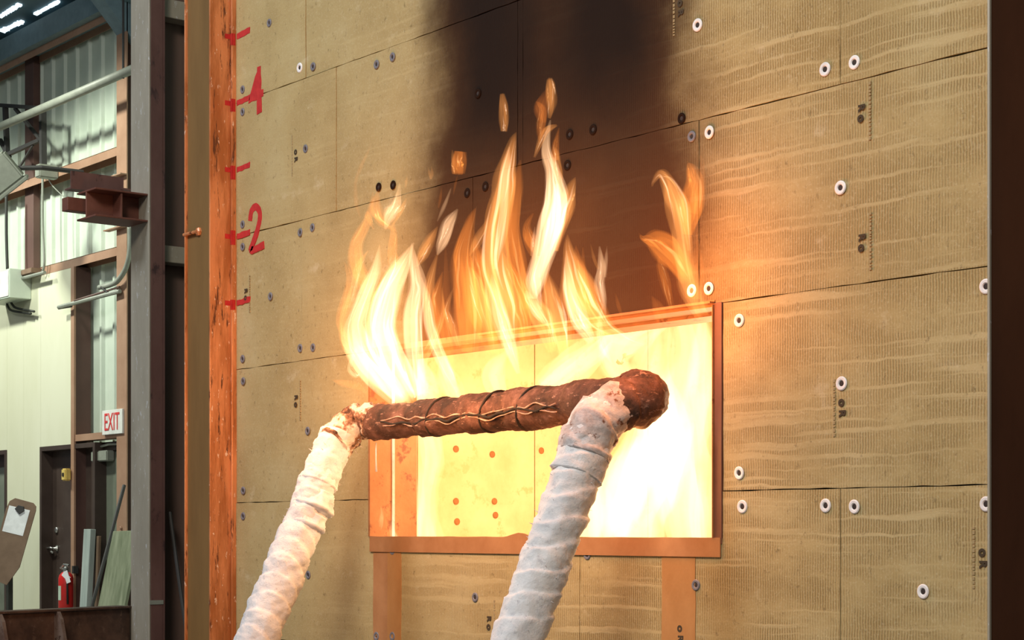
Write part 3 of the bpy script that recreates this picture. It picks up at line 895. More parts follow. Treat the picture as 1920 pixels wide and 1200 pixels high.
mb = MB(); mb.bevbox(ea + .13, ea + .50, YB - .19, YB - .10, ztp - .20, ztp - .09, .01); q = mb.build('door_closer', M['grey_pipe'], None); reparent(q, e3)
mb = MB(); mb.tube([(ea + .18, YB - .14, ztp - .05), (ea + .50, YB - .17, ztp - .03), (ea + .9, YB - .13, ztp - .04)], .012, 6); mb.bevbox(ea + .12, ea + .24, YB - .17, YB - .11, ztp - .08, ztp - .02, .008)
q = mb.build('closer_arm', M['grey_pipe'], None); reparent(q, e3)

# EXIT sign
s0, s1 = P(193, 790, YF - .03), P(226, 815, YF - .03)
sz1 = zat(205, 769, YF - .03); sz0 = zat(205, 815, YF - .03)
e = empty('exit_sign', ((s0.x + s1.x) / 2, YF - .02, sz0)); tag(e, 'white EXIT sign with red letters above the glass doorway', 'sign')
sw = s1.x - s0.x + .06
mb = MB(); mb.bevbox(s0.x, s0.x + sw, YF - .04, YF - .008, sz0, sz1, .004); q = mb.build('sign_plate', M['white_paint'], None); reparent(q, e)
me = text_mesh('sign_lettering', 'EXIT', 0.255, M['red_ink'], 0.002)
q = inst('sign_lettering', me, None, (s0.x + sw / 2 - .005, YF - .042, (sz0 + sz1) / 2 - .005), (math.pi / 2, 0, 0), (0.66, 1, 1)); reparent(q, e)

# yellow strobe on the post
sp_ = P(125, 890, YF - .06)
e = empty('alarm_strobe', (sp_.x, YF - .05, sp_.z)); tag(e, 'small yellow alarm box on the post beside the brown door', 'alarm')
mb = MB(); mb.bevbox(sp_.x - .05, sp_.x + .05, YF - .10, YF - .03, sp_.z - .065, sp_.z + .065, .012); q = mb.build('housing', M['yellow'], None); reparent(q, e)
mb = MB(); mb.bevbox(sp_.x - .02, sp_.x + .02, YF - .108, YF - .098, sp_.z - .02, sp_.z + .02, .004); q = mb.build('lens', M['hole'], None); reparent(q, e)
mb = MB(); mb.box(sp_.x + .02, p0 + .01, YF - .06, YF - .022, sp_.z - .05, sp_.z + .05); q = mb.build('mount', M['brown_post'], None); reparent(q, e)

# fire extinguisher
xp = P(122, 1060, YF - .14)
zb_ = P(122, 1150, YF - .14).z
e = empty('fire_extinguisher', (xp.x, YF - .13, zb_)); tag(e, 'red fire extinguisher hanging by the brown door', 'extinguisher')
r_ = 0.078
h_ = P(122, 1072, YF - .14).z - zb_
mb = MB(); mb.lathe([(r_ * .8, 0), (r_, .02), (r_, h_ - .07), (r_ * .88, h_ - .035), (r_ * .55, h_ - .008), (r_ * .36, h_)], (xp.x, YF - .13, zb_), 24); q = mb.build('cylinder', M['red'], None, True); reparent(q, e)
mb = MB(); mb.lathe([(.028, 0), (.028, .04), (.020, .055)], (xp.x, YF - .13, zb_ + h_), 12); mb.tube([(xp.x - .07, YF - .16, zb_ + h_ + .035), (xp.x - .03, YF - .14, zb_ + h_ + .075), (xp.x + .05, YF - .12, zb_ + h_ + .07)], .011, 8)
mb.tube([(xp.x - .05, YF - .15, zb_ + h_ + .03), (xp.x + .03, YF - .13, zb_ + h_ + .045)], .009, 8); q = mb.build('valve', M['chrome'], None); reparent(q, e)
mb = MB(); mb.tube([(xp.x + .03, YF - .14, zb_ + h_ + .03), (xp.x + .085, YF - .16, zb_ + h_ - .02), (xp.x + .095, YF - .16, zb_ + h_ - .12), (xp.x + .085, YF - .15, zb_ + .1)], .011, 8); q = mb.build('hose', M['black'], None, True); reparent(q, e)
mb = MB()
ns = 10
lv = []
for k in range(ns + 1):
    an = math.radians(-160 + 95 * k / ns)
    for zz in (zb_ + .14, zb_ + .29): lv.append((xp.x + (r_ + .001) * math.cos(an), YF - .13 + (r_ + .001) * math.sin(an), zz))
mb.add(lv, [(2 * k, 2 * k + 2, 2 * k + 3, 2 * k + 1) for k in range(ns)])
q = mb.build('label_band', M['label_green'], None); reparent(q, e)
mb = MB(); cc = Vector((xp.x + .12, YF - .17, zb_ + h_ - .06))
for an, ln in ((-0.35, .13), (-0.9, .10)):
    Rm = Matrix.Translation(cc + Vector((an * .05, 0, .02))) @ Matrix.Rotation(TH * .6, 4, 'Z') @ Matrix.Rotation(an, 4, 'Y')
    mb.box(-.026, .026, -.001, .001, -ln * .6, ln * .4, Rm)
q = mb.build('inspection_tag', M['paper'], None); reparent(q, e)
mb = MB(); mb.box(xp.x - .02, xp.x + .02, YF - .055, YF + .002, zb_ + h_ - .02, zb_ + h_ + .06); q = mb.build('wall_hook', M['dark_iron'], None); reparent(q, e)

# clipboard stand
cb = P(30, 1000, 3.55)
e = empty('clipboard_stand', (cb.x, 3.55, 0)); tag(e, 'large brown clipboard board with white paper on a black post', 'clipboard')
Rc = Matrix.Translation((cb.x, 3.55, cb.z)) @ Matrix.Rotation(TH - .15, 4, 'Z') @ Matrix.Rotation(math.radians(13), 4, 'Y') @ Matrix.Rotation(math.radians(-8), 4, 'X')
mm = 1 / ppm(cb)
ptsb = [(-30, -92), (10, -98), (25, -60), (26, 50), (24, 58), (17, 63), (-20, 64), (-29, 56), (-32, 40)]
mb = MB(); mb.prism([(a * mm * 1.0, b * mm) for a, b in ptsb], -.006, .006, Rc); q = mb.build('board', M['hardboard'], None, bevel=0.002); reparent(q, e)
mb = MB(); mb.box(-27 * mm, 15 * mm, -.009, -.0065, -2 * mm, 48 * mm, Rc); q = mb.build('paper_sheet', M['paper'], None); reparent(q, e)
mb = MB(); mb.prism([(-14 * mm, 44 * mm), (-3 * mm, 36 * mm), (5 * mm, 44 * mm), (2 * mm, 52 * mm), (-9 * mm, 52 * mm)], -.025, -.009, Rc); q = mb.build('clip', M['dark_iron'], None, bevel=0.002); reparent(q, e)
pp = P(17, 1100, 3.60)
mb = MB(); mb.box(pp.x - .03, pp.x + .03, 3.58, 3.63, 0, pp.z + .15); q = mb.build('post', M['black'], None); reparent(q, e)
mb = MB(); mb.bevbox(pp.x - .2, pp.x + .2, 3.45, 3.78, 0, .02, .004); q = mb.build('base_plate', M['dark_iron'], None); reparent(q, e)
q = P(24, 1074, 3.58); mb = MB(); mb.tube([(q.x - .05, 3.56, q.z), (q.x + .08, 3.54, q.z)], .010, 8); q = mb.build('knob', M['black'], None); reparent(q, e)

# leaning timber and bar


def leaning(name, lab, cat, mat, top0, top1, Yt, Yb, dxb, th):
    a, b = P(*top0, Yt), P(*top1, Yt)
    vs = [a, b, Vector((b.x + dxb, Yb, 0)), Vector((a.x + dxb, Yb, 0))]
    nn = (vs[1] - vs[0]).cross(vs[3] - vs[0]).normalized() * th
    mb = MB(); mb.add(vs + [q + nn for q in vs], [(0, 1, 2, 3), (4, 7, 6, 5), (0, 4, 5, 1), (1, 5, 6, 2), (2, 6, 7, 3), (3, 7, 4, 0)])
    return tag(mb.build(name, mat, None, bevel=0.004), lab, cat)


leaning('lumber_plank', 'pale grey lumber post leaning beside the fire extinguisher', 'lumber', M['wood_grey'], (157, 992), (170, 992), 4.02, 3.95, 0.0, 0.06)
leaning('wood_board', 'weathered green wooden board leaning next to the grey column', 'board', M['wood_green'], (212, 996), (262, 994), 3.60, 3.42, -0.16, 0.03)
leaning('lumber_strip', 'thin brown timber strip standing behind the leaning bar', 'lumber', M['hardboard'], (181, 1005), (185, 1005), 4.08, 4.03, 0.02, 0.03)
a = P(233, 910, 3.95); b = P(172, 1138, 3.45); d = b - a; b2 = a + d * (-(a.z - .0) / d.z)
mb = MB(); mb.tube([a, b2], 0.019, 8); tag(mb.build('steel_bar', M['dark_iron']), 'long dark bar leaning across the glass exit doorway', 'bar')

# pipes, conduits, cables, lamp and boxes on the back wall
yp = YF - .35
a, b = P(-60, 268, yp), P(262, 118, yp); a.z = b.z = (P(0, 240, yp).z + P(240, 131, yp).z) / 2
e = empty('sprinkler_pipe', (a + b) / 2); tag(e, 'long pale grey pipe running along under the roof', 'pipe')
mb = MB(); mb.tube([a, b], .045, 12); q = mb.build('pipe_run', M['grey_pipe'], None, True); reparent(q, e)
hp = P(231, 125, yp); mb = MB(); mb.tube([(hp.x, yp, a.z - .05), (hp.x, yp, a.z + .07), (hp.x, yp, eave + .15)], .012, 6)
q = mb.build('hanger', M['dark_iron'], None); reparent(q, e)

e = empty('pipe_support', P(50, 260, YF - .2)); tag(e, 'dark angle iron frame braced on the siding under the pipe', 'frame')
for pts, r in ((((-20, 196), (82, 203)), .020), (((28, 203), (76, 262)), .016), (((80, 200), (81, 318)), .030), (((14, 290), (74, 263)), .020), (((10, 200), (14, 300)), .025), (((0, 262), (18, 296)), .020), (((34, 318), (62, 272)), .010)):
    A, B = P(*pts[0], YF - .15), P(*pts[1], YF - .15)
    d = (B - A); L = d.length; ang = math.atan2(d.z, d.x)
    Rb = Matrix.Translation(A) @ Matrix.Rotation(-ang, 4, 'Y')
    mb = MB(); mb.box(0, L, -r, r, -r, r, Rb); q = mb.build('angle_bar', M['dark_iron'], None); reparent(q, e)
A = P(81, 318, YF - .15); mb = MB(); mb.bevbox(A.x - .06, A.x + .06, YF - .22, YF - .0, A.z - .09, A.z + .05, .01); q = mb.build('pipe_clamp', M['grey_pipe'], None); reparent(q, e)

# floodlight at the left edge
fp = P(5, 325, 3.3)
e = empty('flood_light', fp); tag(e, 'grey floodlight housing tilted downward at the left edge', 'lamp')
Rf = Matrix.Translation(fp) @ Matrix.Rotation(TH, 4, 'Z') @ Matrix.Rotation(math.radians(-38), 4, 'Y') @ Matrix.Rotation(math.radians(20), 4, 'X')
mb = MB(); mb.bevbox(-.22, .16, -.16, .12, -.15, .17, .02, Rf); q = mb.build('housing', M['grey_pipe'], None); reparent(q, e)
mb = MB(); mb.bevbox(-.24, .18, -.19, .14, -.19, -.15, .008, Rf); q = mb.build('rim', M['grey_pipe'], None); reparent(q, e)
mb = MB(); mb.tube([Rf @ Vector((0, .12, .05)), (fp.x + .05, 3.7, fp.z + .1), (fp.x + .1, YF, fp.z + .1)], .025, 8); q = mb.build('arm', M['dark_iron'], None); reparent(q, e)

# electrical box with cables
bp = P(14, 536, YF - .1)
e = empty('electrical_box', (bp.x, YF, bp.z)); tag(e, 'pale electrical box on the cream wall at the left edge', 'box')
b0, b1 = P(-30, 536, YF - .25).x, P(18, 536, YF - .25).x
zt_, zb2 = P(10, 505, YF - .25).z, P(10, 560, YF - .25).z
mb = MB(); mb.bevbox(b0, b1, YF - .25, YF + .001, zb2, zt_, .006); q = mb.build('body', M['siding'], None); reparent(q, e)
mb = MB(); mb.bevbox(b0 + .02, b1 - .02, YF - .258, YF - .249, zb2 + .02, zt_ - .02, .003); q = mb.build('cover', M['white_paint'], None); reparent(q, e)


def cable(name, lab, pts, Y, r, mat='black', cat='cable'):
    mb = MB(); c = [P(*q, Y) for q in pts]
    sm = []
    for i in range(len(c) - 1):
        q0, q1, q2, q3 = c[max(0, i - 1)], c[i], c[i + 1], c[min(len(c) - 1, i + 2)]
        for j in range(6):
            t = j / 6
            sm.append(0.5 * ((2 * q1) + (q2 - q0) * t + (2 * q0 - 5 * q1 + 4 * q2 - q3) * t * t + (3 * q1 - q0 - 3 * q2 + q3) * t ** 3))
    sm.append(c[-1])
    mb.tube(sm, r, 8)
    return tag(mb.build(name, M[mat], None, True), lab, cat)


cable('power_cable', 'black vertical cable dropping into the electrical box', [(12, 365), (12, 440), (14, 508)], YF - .1, .018)
cable('power_cable', 'outer black cable looping out below the electrical box', [(13, 568), (15, 575), (24, 583), (58, 588)], YF - .06, .014)
cable('power_cable', 'inner black cable looping out below the electrical box', [(20, 565), (23, 571), (32, 578), (64, 584)], YF - .06, .014)
cable('conduit', 'thin grey conduit running down the siding from the pipe frame', [(80, 322), (80, 420), (83, 490), (79, 512)], YF - .05, .014, 'grey_pipe', 'conduit')
cable('wire', 'thin slack pale wire hanging from the pipe clamp', [(86, 325), (96, 345), (112, 362), (130, 378)], YF - .05, .006, 'grey_pipe', 'wire')
cable('conduit', 'pale bent conduit curving off the tan building column', [(243, 425), (243, 470), (236, 502), (222, 525), (208, 534), (186, 539)], YF - .08, .026, 'grey_pipe', 'conduit')
e = empty('pipe_bracket', P(165, 560, YF - .1)); tag(e, 'pale horizontal pipe bracket reaching left from the tan building column', 'bracket')
for pts, r, mt in ((((110, 576), (225, 546)), .022, 'grey_pipe'), (((110, 578), (134, 574)), .014, 'dark_iron'), (((190, 538), (206, 552)), .014, 'dark_iron'), (((140, 564), (224, 538)), .012, 'brown_post')):
    mb = MB(); mb.tube([P(*pts[0], YF - .1), P(*pts[1], YF - .06)], r, 8); q = mb.build('bar', M[mt], None); reparent(q, e)
A = P(54, 510, YF - .08); mb = MB(); mb.bevbox(A.x - .12, A.x + .16, YF - .12, YF, A.z - .03, A.z + .03, .006); tag(mb.build('junction_box', M['hardboard']), 'small rusty junction piece on the girt beside the electrical box', 'box')
mb = MB(); q0, q1 = P(34, 524, YF - .1), P(84, 512, YF - .1)
mb.tube([q0, (q1.x, YF - .1, q0.z)], .02, 8); tag(mb.build('conduit', M['grey_pipe']), 'short grey conduit lying along the girt by the electrical box', 'conduit')

# ------------------------------------------------------------------ blanket-wrapped burner pipe
burn = empty('window_burner', (0.05, -0.5, 0)); tag(burn, 'U-shaped gas burner pipe wrapped in white ceramic blanket, charred across the opening', 'burner')


def wrapped(name, path, r, mat, wrap=0.075, amp=0.010, rough=0.006, n=40, step=0.006, seed=0, tilt=0.35):
    """thick blanket wrap: overlapping helical turns with a lumpy surface"""
    pts = [Vector(q) for q in path]
    # resample
    sm = []
    for i in range(len(pts) - 1):
        q0, q1, q2, q3 = pts[max(0, i - 1)], pts[i], pts[i + 1], pts[min(len(pts) - 1, i + 2)]
        k = max(2, int((q2 - q1).length / step))
        for j in range(k):
            t = j / k
            sm.append(0.5 * ((2 * q1) + (q2 - q0) * t + (2 * q0 - 5 * q1 + 4 * q2 - q3) * t * t + (3 * q1 - q0 - 3 * q2 + q3) * t ** 3))
    sm.append(pts[-1])
    rr = r if callable(r) else (lambda s: r)
    tot = sum((sm[i + 1] - sm[i]).length for i in range(len(sm) - 1))
    mb = MB(); up = None; s = 0; vs = []
    for i, q in enumerate(sm):
        if i: s += (q - sm[i - 1]).length
        t = (sm[min(i + 1, len(sm) - 1)] - sm[max(i - 1, 0)]).normalized()
        if up is None: up = (Vector((0, 0, 1)) - t.z * t).normalized() if abs(t.z) < .95 else t.orthogonal().normalized()
        a = (up - up.dot(t) * t).normalized(); up = a; b = t.cross(a)
        for k in range(n):
            ph = 2 * math.pi * k / n
            dirn = math.cos(ph) * a + math.sin(ph) * b
            nq = Vector((q.x * 9, q.y * 9, q.z * 9)) + dirn * .9 + Vector((seed, 0, 0))
            w_ = s / wrap + tilt * math.sin(ph + seed) + 0.30 * noise.noise(nq * 0.8)
            fr = w_ - math.floor(w_)
            sc_ = amp * (1 - fr) ** 0.7 * (1.0 + .8 * noise.noise(Vector((math.floor(w_) * 3.1 + seed, dirn.x, dirn.z))))
            if fr < 0.10: sc_ *= fr / 0.10
            ra = rr(s / tot) + sc_ + rough * noise.noise(nq * 1.5) + rough * .8 * noise.noise(nq * 4.0) + rough * .35 * noise.noise(nq * 11)
            vs.append(q + dirn * ra)
    fs = []
    m = len(sm)
    for i in range(m - 1):
        for k in range(n):
            fs.append((i * n + k, i * n + (k + 1) % n, (i + 1) * n + (k + 1) % n, (i + 1) * n + k))
    fs.append(tuple(range(n - 1, -1, -1))); fs.append(tuple((m - 1) * n + k for k in range(n)))
    mb.add(vs, fs)
    o = mb.build(name, M[mat], None, True); reparent(o, burn)
    return o


YBN = -0.135
bl = P(700, 790, YBN); br = P(1185, 752, YBN)
zbn = (bl.z + br.z) / 2
bl.z = zbn - .005; br.z = zbn + .005
dn = Vector((0, -0.420, -0.907))
eL = P(690, 790, YBN); eL.z = zbn
eR = P(1190, 750, YBN); eR.z = zbn
# horizontal charred run
wrapped('burner_wrap', [bl + Vector((-.02, 0, 0)), bl.lerp(br, .33), bl.lerp(br, .66), br + Vector((-.05, 0, 0))], lambda t: 0.060 + 0.010 * t, 'char', 0.30, 0.012, 0.005, seed=3, tilt=0.15)
# singed left elbow and its lead-in
L0 = eL + Vector((.055, 0, 0)); L1 = eL + Vector((-.052, -0.035, -.003)); L2 = eL + Vector((-.055, -0.125, -.09)); L3 = L2 + dn * .10
wrapped('elbow_wrap', [L0, eL + Vector((-.01, -.006, .006)), L1, L2], lambda t: 0.056 + 0.012 * t, 'singed', 0.05, 0.014, 0.010, seed=9)
wrapped('arm_wrap', [L2 + dn * -.05, L2 + dn * .10, L2 + dn * .5, L2 + dn * 1.45], lambda t: 0.064 + 0.012 * min(1, t * 2.5), 'blanket', 0.074, 0.010, 0.007, seed=21, tilt=.5)
# right elbow and arm
R2 = eR + Vector((.035, -0.215, -.105))
wrapped('elbow_wrap', [eR + Vector((-.09, .004, 0)), eR + Vector((.0, .0, .005)), eR + Vector((.050, -.025, .0)), eR + Vector((.050, -.095, -.02)), eR + Vector((.045, -.15, -.05))], lambda t: 0.068 + 0.018 * math.sin(math.pi * min(1, t * 1.1)), 'char', 0.11, 0.010, 0.008, seed=33)
wrapped('elbow_wrap', [eR + Vector((.040, -.085, -.018)), eR + Vector((.042, -.15, -.045)), R2 + dn * .0, R2 + dn * .10], lambda t: 0.070 + 0.010 * min(1, t * 2), 'singed_pale', 0.10, 0.010, 0.008, seed=44)
wrapped('arm_collar', [eR + Vector((.036, -.165, -.05)), R2 + dn * .0, R2 + dn * .08, R2 + dn * .17], lambda t: 0.070 + 0.010 * min(1, t * 1.6), 'blanket', 0.19, 0.008, 0.006, seed=41)
wrapped('arm_wrap', [R2 + dn * .13, R2 + dn * .40, R2 + dn * .8, R2 + dn * 1.45], lambda t: 0.074 + 0.006 * t, 'blanket', 0.088, 0.009, 0.006, seed=55, tilt=.5)
# puffed folds on the left arm: flared cuffs of loose blanket
for s_, off, rad, ln in ((.09, (.006, 0, 0), .074, .10), (.21, (.026, .006, 0), .072, .085), (.31, (.030, .01, 0), .060, .06)):
    c = L2 + dn * s_ + Vector(off)
    wrapped('blanket_fold', [c, c + dn * ln * .5, c + dn * ln], lambda t, rad=rad: rad * (.80 + .30 * t ** 1.5 if t < .85 else 1.0 - (t - .85) * 2.2), 'blanket', 0.3, 0.004, 0.012, n=40, seed=s_ * 90)
# cracked seam along the charred run: two pale ragged lips with a dark gap
for k, (dzz, r_, mt) in enumerate(((0.006, .0042, 'ash'), (-0.016, .0036, 'ash'), (-0.005, .006, 'dark_hole'))):
    path = []; rad = []
    for i in range(70):
        f = i / 69
        c = bl.lerp(br, .10 + .70 * f); rr_ = (0.060 + 0.010 * (.10 + .70 * f)) + .008
        an = math.radians(-4) + (dzz + .020 * noise.noise(Vector((f * 14, 2.2, k * .35)))) / rr_
        path.append(c + Vector((0, -math.cos(an) * rr_, math.sin(an) * rr_ - .008 * math.sin(f * 3))))
        rad.append(r_ * (0.55 + .9 * abs(noise.noise(Vector((f * 25, k * 5.0, 1))))))
    mb = MB(); mb.tube(path, rad, 7); q = mb.build('cracked_seam', M[mt], None, True); reparent(q, burn)
for f in (.30, .52, .66):      # dark grooves between the turns of the charred wrap
    c = bl.lerp(br, f); rr_ = 0.060 + 0.010 * f + .0085; path = []
    for i in range(33):
        an = 2 * math.pi * i / 32
        path.append(c + Vector((.030 * math.sin(an) + .006 * noise.noise(Vector((i * .4, f * 9, 0))), -math.cos(an) * rr_, math.sin(an) * rr_)))
    mb = MB(); mb.tube(path, .0045, 6, False); q = mb.build('wrap_groove', M['dark_hole'], None, True); reparent(q, burn)
# torn fibre tufts
mb = MB()
for base, ln, cnt, rad in ((L2, 1.2, 190, .080), (R2 + dn * .15, 1.0, 170, .083), (L1, .1, 40, .068)):
    for i in range(cnt):
        s_ = RND.random() * ln; a = RND.uniform(0, 2 * math.pi)
        t = dn.normalized(); x = Vector((1, 0, 0)); yv = t.cross(x).normalized()
        dd = math.cos(a) * x + math.sin(a) * yv
        c = base + dn * s_ + dd * rad * RND.uniform(.88, .99)
        h = RND.uniform(.003, .013); wd = RND.uniform(.0015, .0035)
        tip = c + dd * h + t * RND.uniform(-.012, .012) + x * RND.uniform(-.006, .006)
        s1 = t * wd; s2 = t.cross(dd) * wd
        mb.add([c + s1 - dd * .012, c - s1 * .6 + s2 - dd * .012, c - s1 * .6 - s2 - dd * .012, tip], [(0, 1, 3), (1, 2, 3), (2, 0, 3), (0, 2, 1)])
q = mb.build('fibre_tufts', M['blanket'], None); reparent(q, burn); q['kind'] = 'stuff'
# drip of molten fibre under the left elbow
p = P(705, 830, YBN); mb = MB(); mb.tube([p, p + Vector((0, 0, -.06)), p + Vector((.002, 0, -.115))], [.003, .002, .004], 6)
q = mb.build('fibre_strand', M['blanket'], None, True); reparent(q, burn)

# ------------------------------------------------------------------ flames: glowing gas bodies


def tongue(parent, pts, Y, mat, seed, ridged=0.38, n=28, sub=7, k=1.0, flat=1.0):
    """one flame tongue: tapering lobed body round a curved spine; pts = (px, py, width px)"""
    c = []
    for i, q in enumerate(pts):
        y_ = Y + (q[3] if len(q) > 3 else 0)
        p = P(q[0], q[1], y_); c.append((p, q[2] / 2 / ppm(p) * k))
    sp_, rs_ = [], []
    for i in range(len(c) - 1):
        g = [c[max(0, i - 1)], c[i], c[i + 1], c[min(len(c) - 1, i + 2)]]
        for j in range(sub):
            t = j / sub
            f = lambda a, b, c_, d: 0.5 * ((2 * b) + (c_ - a) * t + (2 * a - 5 * b + 4 * c_ - d) * t * t + (3 * b - a - 3 * c_ + d) * t ** 3)
            sp_.append(f(*[q[0] for q in g])); rs_.append(max(.0008, f(*[q[1] for q in g])))
    sp_.append(c[-1][0]); rs_.append(c[-1][1])
    mb = MB(); vs = []; up = None; m = len(sp_)
    for i, q in enumerate(sp_):
        t = (sp_[min(i + 1, m - 1)] - sp_[max(i - 1, 0)]).normalized()
        if up is None: up = (Vector((1, 0, 0)) - t.x * t).normalized() if abs(t.x) < .9 else Vector((0, 0, 1))
        a = (up - up.dot(t) * t).normalized(); up = a; b = t.cross(a)
        for kk in range(n):
            ph = 2 * math.pi * kk / n
            dd = math.cos(ph) * a + math.sin(ph) * b * flat
            lob = noise.noise(Vector((math.cos(ph) * 2.1, math.sin(ph) * 2.1, i * .085 + seed * 7.3)))
            lob += .7 * noise.noise(Vector((math.cos(ph) * 4.5, math.sin(ph) * 4.5, i * .13 + seed * 3.7)))
            vs.append(q + dd * rs_[i] * max(.25, 1 + ridged * 1.5 * lob))
    fs = []
    for i in range(m - 1):
        for kk in range(n):
            fs.append((i * n + kk, i * n + (kk + 1) % n, (i + 1) * n + (kk + 1) % n, (i + 1) * n + kk))
    fs.append(tuple(range(n - 1, -1, -1))); fs.append(tuple((m - 1) * n + kk for kk in range(n)))
    mb.add(vs, fs)
    o = mb.build('flame_tongue', M[mat], None, True); reparent(o, parent)
    return o


def flame(lab, base, tongues, Y=-0.12):
    e = empty('flame', P(*base, Y)); tag(e, lab, 'flame', 'flames on the test wall')
    for i, (mat, pts) in enumerate(tongues):
        y_ = Y + RND.uniform(-.03, .03)
        tongue(e, pts, y_, mat, RND.random() * 50)
        wmax = max(q[2] for q in pts)
        if mat != Dm and wmax > 9:
            streaks(e, pts, y_, mat, int(3 + wmax / (7 if mat == H else 9)))
    return e


def streaks(e, pts, Y, mat, cnt):
    """thin brighter filaments running up inside a tongue"""
    m = len(pts) - 1

    def at(t):
        t = max(0, min(m - 1e-4, t * m)); i = int(t); f = t - i
        return [pts[i][k] * (1 - f) + pts[i + 1][k] * f for k in range(3)]
    for _ in range(cnt):
        t0 = RND.uniform(-0.05, 0.55); t1 = min(1.06, t0 + RND.uniform(0.25, 0.6))
        off = RND.uniform(-.42, .42); dr = RND.uniform(-.18, .18)
        wmul = RND.uniform(.06, .17); out = []
        for k in range(6):
            f = k / 5; x, y, w = at(t0 + (t1 - t0) * f)
            ww = max(w, 5)
            out.append((x + (off + dr * f) * ww + RND.uniform(-.04, .04) * ww, y - max(0, t0 + (t1 - t0) * f - 1) * 60, max(.8, min(9, ww * wmul)) * math.sin(math.pi * (.06 + .90 * f)) + .4, RND.uniform(-.01, .01) + off * .03))
        mt = {H: 'flame_core', Md: RND.choice(['flame_streak', 'flame_core']), Cl: RND.choice(['flame_streak', 'flame_wisp'])}[mat]
        tongue(e, out, Y + RND.uniform(-.02, .02), mt, RND.random() * 50, ridged=.25, n=10, sub=4)


H, Md, Cl, Dm = 'flame_hot', 'flame_mid', 'flame_cool', 'flame_dim'
flame('broad white-hot flame boiling up over the left end of the burner', (745, 745), [
    (H, [(750, 748, 30), (712, 710, 46), (676, 660, 46), (666, 610, 34), (682, 560, 26), (702, 510, 22), (712, 458, 2)]),
    (H, [(770, 745, 40), (740, 690, 60), (716, 620, 58), (728, 550, 46), (752, 500, 30), (776, 455, 3)]),
    (H, [(790, 742, 30), (778, 680, 36), (774, 600, 38), (782, 540, 30), (775, 490, 18), (772, 455, 2)]),
    (H, [(858, 735, 6), (842, 700, 18), (822, 660, 24), (806, 610, 24), (800, 560, 16), (790, 520, 3)]),
    (Md, [(815, 640, 12), (803, 580, 20), (806, 530, 18), (822, 470, 2)]),
    (Md, [(690, 690, 12), (652, 650, 22), (645, 600, 18), (662, 545, 16), (672, 500, 14), (690, 470, 3)]),
    (Cl, [(655, 640, 10), (636, 605, 14), (648, 560, 16), (655, 520, 12), (645, 490, 2)]),
    (Cl, [(700, 560, 22), (672, 510, 30), (668, 460, 26), (690, 410, 18), (700, 360, 3)]),
    (Md, [(720, 700, 20), (700, 640, 34), (712, 560, 30), (740, 500, 18), (742, 470, 2)]),
    (Cl, [(735, 520, 10), (735, 480, 16), (738, 440, 14), (735, 400, 2)]),
    (H, [(668, 655, 6), (655, 690, 10), (668, 705, 8), (676, 698, 2)]),
    (Dm, [(690, 740, 3), (670, 725, 14), (640, 718, 14), (622, 712, 2)]),
    (Md, [(800, 720, 10), (790, 680, 22), (812, 640, 16), (830, 590, 10), (828, 540, 2)]),
], -0.15)
flame('small pale flame torn loose above the left blaze', (728, 428), [
    (H, [(722, 430, 4), (730, 405, 20), (742, 385, 20), (750, 342, 2)]),
    (Md, [(735, 425, 4), (752, 395, 12), (762, 372, 3)]),
    (Cl, [(740, 432, 5), (712, 408, 22), (704, 385, 20), (710, 355, 3)]),
    (Cl, [(700, 430, 4), (690, 405, 12), (688, 395, 3)]),
    (Md, [(760, 352, 3), (762, 340, 6), (763, 328, 1)]),
])
flame('slanted yellow flame pair between the left blaze and the centre flames', (800, 500), [
    (Md, [(782, 500, 4), (792, 478, 18), (808, 446, 16), (820, 425, 3)]),
    (H, [(820, 478, 4), (830, 452, 20), (842, 418, 20), (858, 392, 3)]),
    (H, [(820, 415, 2), (832, 388, 7), (843, 360, 4), (846, 352, 1)]),
    (Cl, [(850, 365, 2), (854, 345, 5), (858, 328, 1)]),
    (Cl, [(822, 390, 3), (826, 372, 6), (828, 350, 1)]),
])
flame('orange veil of flame rising left of the centre flame', (900, 690), [
    (Cl, [(880, 660, 30), (880, 600, 50), (872, 540, 48), (866, 480, 36), (880, 420, 20), (892, 390, 3)]),
    (Md, [(925, 640, 16), (905, 580, 28), (892, 530, 26), (880, 500, 3)]),
    (Cl, [(930, 660, 40), (915, 580, 60), (900, 510, 44), (890, 460, 16), (888, 430, 3)]),
    (Md, [(860, 650, 10), (846, 610, 18), (838, 580, 12), (850, 540, 2)]),
    (Cl, [(840, 680, 20), (830, 620, 34), (820, 560, 24), (830, 510, 3)]),
])
vt = []
for i in range(16):
    x = 800 + i * 21 + RND.uniform(-8, 8); y = 668 - (x - 800) * .10; h = RND.uniform(110, 230); dxx = RND.uniform(-22, 14); ww = RND.uniform(16, 36)
    vt.append((RND.choice([Cl, Dm, Dm]), [(x, y, ww * .6), (x + dxx * .3, y - h * .3, ww), (x + dxx * .8, y - h * .65, ww * .7), (x + dxx, y - h, 3)]))
flame('thin ragged curtain of dark orange flame along the lintel', (950, 660), vt, -0.07)
flame('tall amber flame at the centre of the wall', (960, 680), [
    (H, [(972, 700, 8), (955, 650, 26), (940, 600, 30), (928, 550, 20), (922, 515, 3)]),
    (Md, [(960, 640, 20), (950, 570, 44), (930, 500, 52), (932, 430, 48), (945, 360, 40), (952, 310, 30), (962, 265, 14), (968, 248, 2)]),
    (H, [(928, 505, 5), (935, 460, 16), (944, 400, 18), (948, 330, 18), (955, 275, 3)]),
    (Md, [(880, 480, 3), (892, 458, 16), (908, 430, 14), (915, 405, 2)]),
    (Cl, [(985, 580, 20), (970, 500, 34), (960, 430, 34), (968, 350, 24), (976, 300, 3)]),
    (Cl, [(990, 640, 30), (975, 570, 40), (955, 510, 26), (940, 470, 3)]),
])
